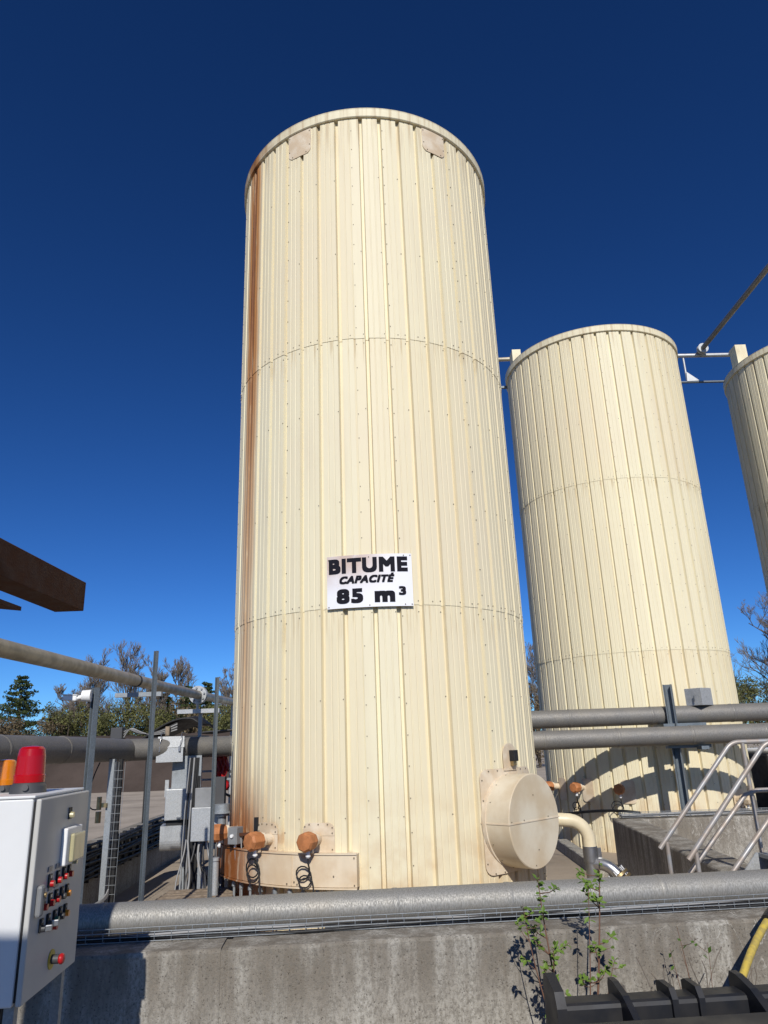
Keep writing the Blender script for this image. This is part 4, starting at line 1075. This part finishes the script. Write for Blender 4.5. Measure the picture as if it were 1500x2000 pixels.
# ------------------------------------------------------------------ loader attachment in front of the wall
at = thing('loader_attachment', (1.4, 3.75, GZ), 'dark painted steel loader attachment with curved lugs lying before the wall', 'loader attachment')
R5 = rad(4)
def ap(x, y, z): return V((x, y + .06 * (x - 1.2), z))
mb = MB(); c = ap(2.0, 3.93, .475); mb.box(c, (2.62, .14, .12), R5, bev=.022); mb.build('cross_tube', 'paintdark', at)
mb = MB(); c = ap(1.55, 3.42, .16); mb.box(c, (3.1, .30, .80), R5, bev=.02); mb.build('blade', 'paintdark', at)
lug = [(-.45, -.30), (-.02, -.30), (.10, -.10), (.10, .085), (.085, .115), (.02, .115), (-.10, .09), (-.25, .02), (-.40, -.10)]
slim = [(-.09, -.12), (.09, -.12), (.095, .085), (.06, .10), (-.06, .10), (-.09, .06)]
for (x, prf, th) in ((1.0, lug, .03), (1.60, lug, .035), (2.3, lug, .035), (2.9, lug, .03), (1.235, slim, .028), (1.36, slim, .028)):
    mb = MB(); c = ap(x, 3.92, .478); mb.prism(prf, th, frame(c, (-.06, 1, 0), (0, 0, 1))); mb.build('lug', 'paintdark', at)
mb = MB(); c = ap(.69, 3.92, .475); mb.prism([(-.12, -.22), (.10, -.22), (.115, -.05), (.115, .10), (.09, .15), (.05, .16), (-.09, .12), (-.12, .06)], .045, frame(c, (-.06, 1, 0), (0, 0, 1))); mb.build('end_plate', 'paintdark', at)
mb = MB(); c = ap(.735, 3.92, .475); mb.prism([(-.05, .03), (.05, .05), (.06, .10), (-.04, .085)], .012, frame(c, (-.06, 1, 0), (0, 0, 1))); mb.build('slot', 'black', at)
for x in (.8, 1.9, 2.8):
    mb = MB(); c = ap(x, 3.85, .1); mb.box(c, (.08, .2, .68), R5); mb.build('foot', 'paintdark', at)

# added black box standing in for the dark void beside the second tank
pu2 = thing('dark_void_box', (7.6, 15.2, GZ), 'added black box standing in for the dark void right of the second tank, pale cloth on top', 'dark box')
mb = MB(); mb.box((7.75, 15.4, .52), (1.1, 1.0, 1.5), rad(8), bev=.05); mb.build('void_block', 'black', pu2)
mb = MB(); mb.box((7.75, 15.35, 1.31), (1.0, .9, .10), rad(12), bev=.04); mb.build('pale_cloth', 'whiteplastic', pu2)
mb = MB(); mb.cyl((7.3, 14.85, .85), (7.3, 14.75, .85), .06, n=14); mb.build('yellow_cap', 'yellow', pu2)
# yellow hose
yh = thing('yellow_hose', (1.7, 4.35, GZ), 'dusty yellow hose slung up over the front wall with a black sleeve', 'hose')
mb = MB(); mb.tube(bez((1.45, 4.05, -.2), (1.62, 4.3, .15), (1.78, 4.5, .42), (2.24, 4.93, .605), 16), .021, 14); mb.build('hose', 'yellowhose', yh)
mb = MB(); mb.tube(bez((2.22, 4.91, .61), (2.3, 5.0, .64), (2.4, 5.1, .66), (2.7, 5.3, .64), 10), .028, 14); mb.build('sleeve', 'black', yh)

# ------------------------------------------------------------------ rusty beams overhead at left, on a portal frame added out of view
bt = thing('rusty_beam', (-2.2, -1.2, GZ), 'dark rusty steel box beam sticking out overhead above the beige pipe', 'steel beam')
mb = MB(); mb.box((-1.975, 1.65, 2.64), (.18, 5.5, .18), 0, bev=.004); mb.build('box_beam', 'rust', bt)
mb = MB(); mb.box((-1.872, 3.16, 2.60), (.016, .16, .30)); mb.build('hanger_plate', 'wall', bt)
mb = MB(); mb.prism([(-1.99, -1.0), (-1.78, -1.0), (-1.80, 3.48), (-1.99, 3.30)], .02, frame((0, 0, 2.385), (1, 0, 0), (0, 1, 0))); mb.build('flat_bar', 'rust', bt)
for yy in (.5, 3.2):
    mb = MB(); mb.box((-1.93, yy, 2.48), (.05, .05, .16)); mb.build('spacer', 'rust', bt)
for xx in (-2.6, -3.5):
    mb = MB(); mb.box((xx, -1.2, 1.9), (.2, .2, 4.3)); mb.build('column', 'rust', bt)
mb = MB(); mb.box((-2.6, -1.2, 3.87), (2.6, .22, .34)); mb.build('unseen_cross_beam', 'rust', bt)  # unseen beam, added to cast the shade band on the cabinet front
mb = MB(); mb.box((-2.7, -1.02, 2.50), (1.9, .16, .10)); mb.build('unseen_cross_beam', 'rust', bt)

# ------------------------------------------------------------------ plants
def leaf_quad(mb, p, d, n, L, W):
    d = d.normalized(); s = d.cross(n).normalized()
    mb.add([p, p + d * L * .5 + s * W / 2 + n * L * .06, p + d * L, p + d * L * .5 - s * W / 2 + n * L * .06], [(0, 1, 2, 3)])
def sapling(base, stems, label, seed, leafmat='freshleaf', lsize=.042):
    r = random.Random(seed); root = thing('sapling', base, label, 'shrub')
    for (tip, r0, bend, nl, branches) in stems:
        b = V(base); t = V(tip); mid = (b + t) / 2 + V(bend)
        pts = bez(b, b.lerp(mid, .7), t.lerp(mid, .5), t, 14)
        mb = MB(); mb.tube(pts, [r0 * (1 - .75 * i / 14) for i in range(15)], 6)
        lv = MB()
        brs = []
        for k in range(branches):
            i = r.randint(5, 13); p = pts[i]; d = V((r.uniform(-1, 1), r.uniform(-.7, .25), r.uniform(.1, .9))).normalized(); L = r.uniform(.06, .18)
            e = p + d * L; mb.tube([p, p.lerp(e, .5) + V((0, 0, -.01)), e], [r0 * .35, r0 * .25, r0 * .15], 4); brs.append((p, e))
        brs.append((pts[9], pts[14])); 
        for (p, e) in brs:
            for q in range(nl * 3 if e is pts[14] else nl):
                f = r.uniform(.45, 1.05); pp = p.lerp(e, f); d = V((r.uniform(-1, 1), r.uniform(-1, 1), r.uniform(-.5, .8)))
                leaf_quad(lv, pp, d, V((r.uniform(-.5, .5), r.uniform(-1, 0), 1)).normalized(), lsize * r.uniform(.6, 1.25), lsize * r.uniform(.45, .6))
        mb.build('stem', 'redstem', root); lv.build('leaves', leafmat, root, fix=False)
    return root
sapling((.97, 4.62, GZ), [((.83, 4.72, .90), .010, (-.05, 0, -.05), 9, 10), ((1.21, 4.74, .99), .010, (.03, 0, -.1), 9, 10), ((.72, 4.66, .78), .007, (-.09, 0, .0), 7, 7), ((1.12, 4.7, .88), .006, (.02, .0, 0), 5, 6), ((.86, 4.6, .58), .006, (-.1, 0, -.1), 6, 6), ((1.20, 4.62, .50), .005, (-.02, 0, 0), 3, 3)],
        'leafy young sapling with fresh green leaves growing against the front wall', 4)
sapling((1.66, 4.72, GZ), [((1.63, 4.78, .62), .005, (.04, 0, 0), 1, 3), ((1.56, 4.74, .52), .004, (0, 0, 0), 1, 2), ((1.78, 4.74, .54), .004, (.05, 0, -.1), 1, 2)],
        'sparse thin weed with few leaves near the yellow hose', 9)
mb = MB()
for k in range(16):
    b = V((1.55 + rnd.uniform(-.12, .45), 4.7 + rnd.uniform(-.08, .08), GZ)); t = b + V((rnd.uniform(-.3, .3), rnd.uniform(-.1, .1), rnd.uniform(.5, .75)))
    mb.tube(bez(b, b + V((0, 0, .3)), t - V((rnd.uniform(-.1, .1), 0, .1)), t, 8), .0028, 4)
tag(mb.build('dry_weed', 'twig'), 'tangle of dry leafless stalks at the foot of the front wall', 'weed')

# ------------------------------------------------------------------ heap and trees behind
def heap():
    mb = MB(); NX, NY = 90, 30; vs = []
    for i in range(NX + 1):
        for j in range(NY + 1):
            x = -34 + 34 * i / NX; y = 40.5 + 14 * j / NY
            ex = min(1, max(0, (x + 34) / 4), max(0, (0 - x) / 7)); t = j / NY
            prof = min(1, t / .27) if t < .6 else max(0, 1 - (t - .6) / .4)
            base = 3.02 + .35 * mnoise.noise(V((x * .22, 1.3, 0))) + .12 * mnoise.noise(V((x * .9, 4, 0)))
            z = GZ - .05 + base * prof * ex + .09 * mnoise.noise(V((x * 1.1, y * 1.1, 2))) * (prof > 0) + .04 * mnoise.noise(V((x * 3.5, y * 3.5, 5)))
            vs.append((x + .4 * mnoise.noise(V((x * .5, y * .2, 7))), y + .5 * mnoise.noise(V((x * .35, 0, 3))), z))
    mb.add(vs, [(i * (NY + 1) + j, (i + 1) * (NY + 1) + j, (i + 1) * (NY + 1) + j + 1, i * (NY + 1) + j + 1) for i in range(NX) for j in range(NY)], True)
    o = mb.build('aggregate_heap', 'heap', fix=False); tag(o, 'long dark brown heap of crushed aggregate across the open yard', 'heap')
heap()

def branch(mbT, mbC, p, d, L, r, depth, R, up=.25, spread=.7):
    n = 3 if depth > 1 else 2
    pts = [p]; q = p.copy(); dd = d.copy()
    for i in range(n):
        dd = (dd + V((R.gauss(0, .16), R.gauss(0, .16), R.gauss(up * .25, .10)))).normalized(); q = q + dd * (L / n); pts.append(q)
    tgt = mbT if depth >= 3 else mbC
    r = max(r, .012)
    tgt.tube(pts, [r * (1 - .45 * i / n) for i in range(n + 1)], 6 if depth >= 4 else 4 if depth >= 2 else 3, caps=False)
    if depth == 0: return
    k = R.randint(4, 6) if depth >= 3 else R.randint(4, 6)
    for i in range(k):
        t = R.uniform(.3, 1.0); j = min(n - 1, int(t * n)); b = pts[j].lerp(pts[j + 1], t * n - j)
        ax = V((R.gauss(0, 1), R.gauss(0, 1), R.gauss(0, .6))).normalized()
        nd = (dd + ax * spread + V((0, 0, up))).normalized()
        branch(mbT, mbC, b, nd, L * R.uniform(.45, .66) * (1.15 - .3 * t), r * .5, depth - 1, R, up, spread)
def bare_tree(base, h, seed, label, group, spread=.7, stems=1, up=.25):
    R = random.Random(seed); root = thing('bare_tree', base, label, 'tree', group)
    T, C = MB(), MB(); b = V(base)
    for s in range(stems):
        hh = h * R.uniform(.85, 1.0); off = V((R.gauss(0, .3), R.gauss(0, .3), 0)) if s else V((0, 0, 0))
        pts = [b + off + V((R.gauss(0, .10) * i, R.gauss(0, .10) * i, hh * .88 * i / 6)) for i in range(7)]; r0 = h * .013
        T.tube(pts, [r0 * (1 - .8 * i / 6) for i in range(7)], 8)
        for i in range(30 if stems == 1 else 20):
            t = R.uniform(.22, 1.0); j = min(5, int(t * 6)); p = pts[j].lerp(pts[j + 1], t * 6 - j); a = R.uniform(0, 2 * PI)
            d = V((math.cos(a) * spread, math.sin(a) * spread, .75 + .5 * t)).normalized()
            branch(T, C, p, d, hh * R.uniform(.18, .30) * (1.2 - .6 * t), r0 * .42 * (1.1 - .6 * t), 3, R, up, spread)
    T.build('trunk', 'bark', root, fix=False); C.build('crown', 'twig', root, fix=False)
    return root
def cards(mb, c, rx, rz, n, size, R, hollow=.35):
    for i in range(n):
        while True:
            u = V((R.uniform(-1, 1), R.uniform(-1, 1), R.uniform(-1, 1)))
            if hollow < u.length < 1: break
        p = V(c) + V((u.x * rx, u.y * rx, u.z * rz)); d = V((R.gauss(0, 1), R.gauss(0, 1), R.gauss(0, 1))).normalized(); nn = V((R.gauss(0, 1), R.gauss(0, 1), R.gauss(0, 1))).normalized()
        s = d.cross(nn); s = s.normalized() if s.length > .01 else V((1, 0, 0)); L = size * R.uniform(.5, 1.4); W = size * R.uniform(.3, .7)
        mb.add([p - d * L / 2, p + s * W / 2, p + d * L / 2, p - s * W / 2], [(0, 1, 2, 3)])
def conifer(base, h, w, seed, label, group, m='pine'):
    R = random.Random(seed); root = thing('pine_tree', base, label, 'tree', group)
    T = MB(); b = V(base); T.tube([b, b + V((.05, 0, h * .5)), b + V((0, .05, h * .97))], [h * .02, h * .014, .02], 7)
    C = MB(); k = int(h * 3.4)
    for i in range(k):
        t = .10 + .9 * i / k; z = h * t; reach = w * (1 - t) ** .75 * R.uniform(.75, 1.15) + .15
        nb = 6 if t < .8 else 4; a0 = R.uniform(0, 6)
        for j in range(nb):
            a = a0 + 2 * PI * j / nb + R.uniform(-.35, .35); rl = reach * R.uniform(.6, 1.12)
            p0 = b + V((0, 0, z)); e = p0 + V((math.cos(a) * rl, math.sin(a) * rl, rl * R.uniform(-.15, .35)))
            T.tube([p0, e], [.03, .01], 3, caps=False)
            for q in range(3): cards(C, p0.lerp(e, .45 + .27 * q), .16 + .30 * rl * .5, .10 + .10 * rl * .5, 20, .20, R, 0)
    T.build('trunk', 'bark', root, fix=False); C.build('crown', m, root, fix=False); return root
def bush(base, h, w, seed, label, group, m, n=1900, size=.15):
    R = random.Random(seed); root = thing('bushy_tree', base, label, 'tree', group); b = V(base)
    T, C = MB(), MB()
    for i in range(11):
        a = R.uniform(0, 6.3); e = b + V((math.cos(a) * w * R.uniform(.1, .8), math.sin(a) * w * R.uniform(.1, .8), h * R.uniform(.5, .98)))
        T.tube(bez(b, b + V((0, 0, h * .25)), e - V((0, 0, h * .25)), e, 6), [.07, .06, .05, .045, .04, .03, .015], 4, caps=False)
        cards(C, e, w * R.uniform(.22, .45), h * R.uniform(.10, .2), n // 16, size, R, 0)
        for q in range(14):
            d = V((R.gauss(0, .5), R.gauss(0, .5), R.uniform(.3, 1))).normalized(); p = b.lerp(e, R.uniform(.5, 1)); T.tube([p, p + d * R.uniform(.4, 1.1)], [.018, .005], 3, caps=False)
    for i in range(9):
        c = b + V((R.uniform(-w, w) * .65, R.uniform(-w, w) * .5, h * R.uniform(.15, .7))); cards(C, c, w * R.uniform(.25, .45), h * R.uniform(.12, .22), n // 22, size, R, 0)
    T.build('trunk', 'bark', root, fix=False); C.build('crown', m, root, fix=False); return root

G_L, G_R = 'trees behind the aggregate heap', 'trees behind the second tank'
conifer((-28.2, 56, GZ), 8.0, 3.6, 31, 'dark full pine tree standing alone beyond the heap', G_L)
bare_tree((-22.6, 57, GZ), 10.0, 41, 'tall bare tree with fine upright twigs beside the lone pine', G_L, .55)
bare_tree((-20.4, 56.5, GZ), 10.0, 42, 'tall narrow bare tree between two other bare trees beyond the heap', G_L, .5)
bare_tree((-18.4, 58, GZ), 9.8, 43, 'slender bare tree rising just left of the tallest slim post', G_L, .5)
bare_tree((-24.0, 54, GZ), 6.2, 46, 'low spreading bare tree in front of the lone pine', G_L, .8, 2)
bare_tree((-25.0, 58, GZ), 7.6, 47, 'bare tree with thin grey crown next to the lone pine', G_L, .6)
bare_tree((-16.6, 60, GZ), 9.2, 48, 'bare tree behind the flange between two dark pines', G_L, .55)
bare_tree((-12.1, 58, GZ), 8.4, 44, 'bare tree showing close against the rusty tank edge', G_L, .6)
conifer((-15.7, 57, GZ), 6.9, 1.9, 33, 'thin dark pine behind the brush near the flanged pipe', G_L)
conifer((-13.7, 55, GZ), 6.9, 1.9, 34, 'dark pine beside the bare tree at the tank edge', G_L)
conifer((-18.0, 59, GZ), 6.6, 1.9, 36, 'dark pine half hidden behind olive brush and the slim post', G_L)
kinds = ['olivebush', 'brownbush', 'olivebush', 'olivebush', 'brownbush']
xs = [-29.5, -27.2, -25.2, -23.0, -21.2, -19.4, -17.8, -16.2, -14.8, -13.2, -11.8, -10.4]
blab = ['brown brush at the foot of the lone pine, far end of the heap', 'brown leafless brush just in front of the lone pine', 'low brown brush between the lone pine and the low bare tree',
        'olive bush under the low spreading bare tree beyond the heap', 'olive bush right below the white camera, beyond the heap', 'olive spring bush behind the broad channel post',
        'tall olive bush under the beige pipe clamp', 'tall olive bush just behind the tallest slim post', 'brown brush between the tallest slim post and the pipe flange',
        'olive bush above the curled black conveyor cover', 'olive bush directly behind the pipe flange', 'olive bush showing between the slim post and the tank edge']
for i, x in enumerate(xs):
    mk = 'brownbush' if i in (0, 1, 2, 8) else 'olivebush'
    bush((x, 52 + rnd.uniform(-1, 2), GZ), (4.4 if i < 3 else rnd.uniform(4.7, 6.0)), rnd.uniform(1.9, 2.5), 60 + i, blab[i], G_L, mk, 6000)
# right side
bare_tree((28.6, 53, GZ), 12.4, 51, 'big spreading bare tree in bud right of the second tank', G_R, .8, 2)
bare_tree((24.6, 55, GZ), 9.0, 52, 'smaller bare tree against the right edge of the second tank', G_R, .7)
bare_tree((10.8, 56, GZ), 8.6, 53, 'bare tree seen in the gap between the first two tanks', G_R, .55)
conifer((27.4, 50, GZ), 5.9, 2.3, 54, 'dark evergreen below the big spreading bare tree', G_R)
for i, x in enumerate((22.2, 24.3, 26.2, 28.4)):
    bush((x, 49, GZ), 5.2, 2.2, 90 + i, ['dense green bush touching the edge of the second tank', 'dense green bush between tank edge and evergreen', 'dense green bush in front of the evergreen below the spreading tree', 'dense green bush below the trunk of the big spreading tree'][i], G_R, 'olivebush', 3600)
for i, x in enumerate((8.4, 10.2, 11.8)):
    bush((x, 53, GZ), 5.0, 1.7, 95 + i, ['olive bush in the gap, close to the tallest tank', 'brown brush in the gap between the first two tanks', 'brown brush in the gap, close to the second tank'][i], G_R, 'brownbush' if i else 'olivebush', 2600)
for o in bpy.data.objects:
    if o.name.split('.')[0] == 'screw_heads': o['kind'] = 'stuff'
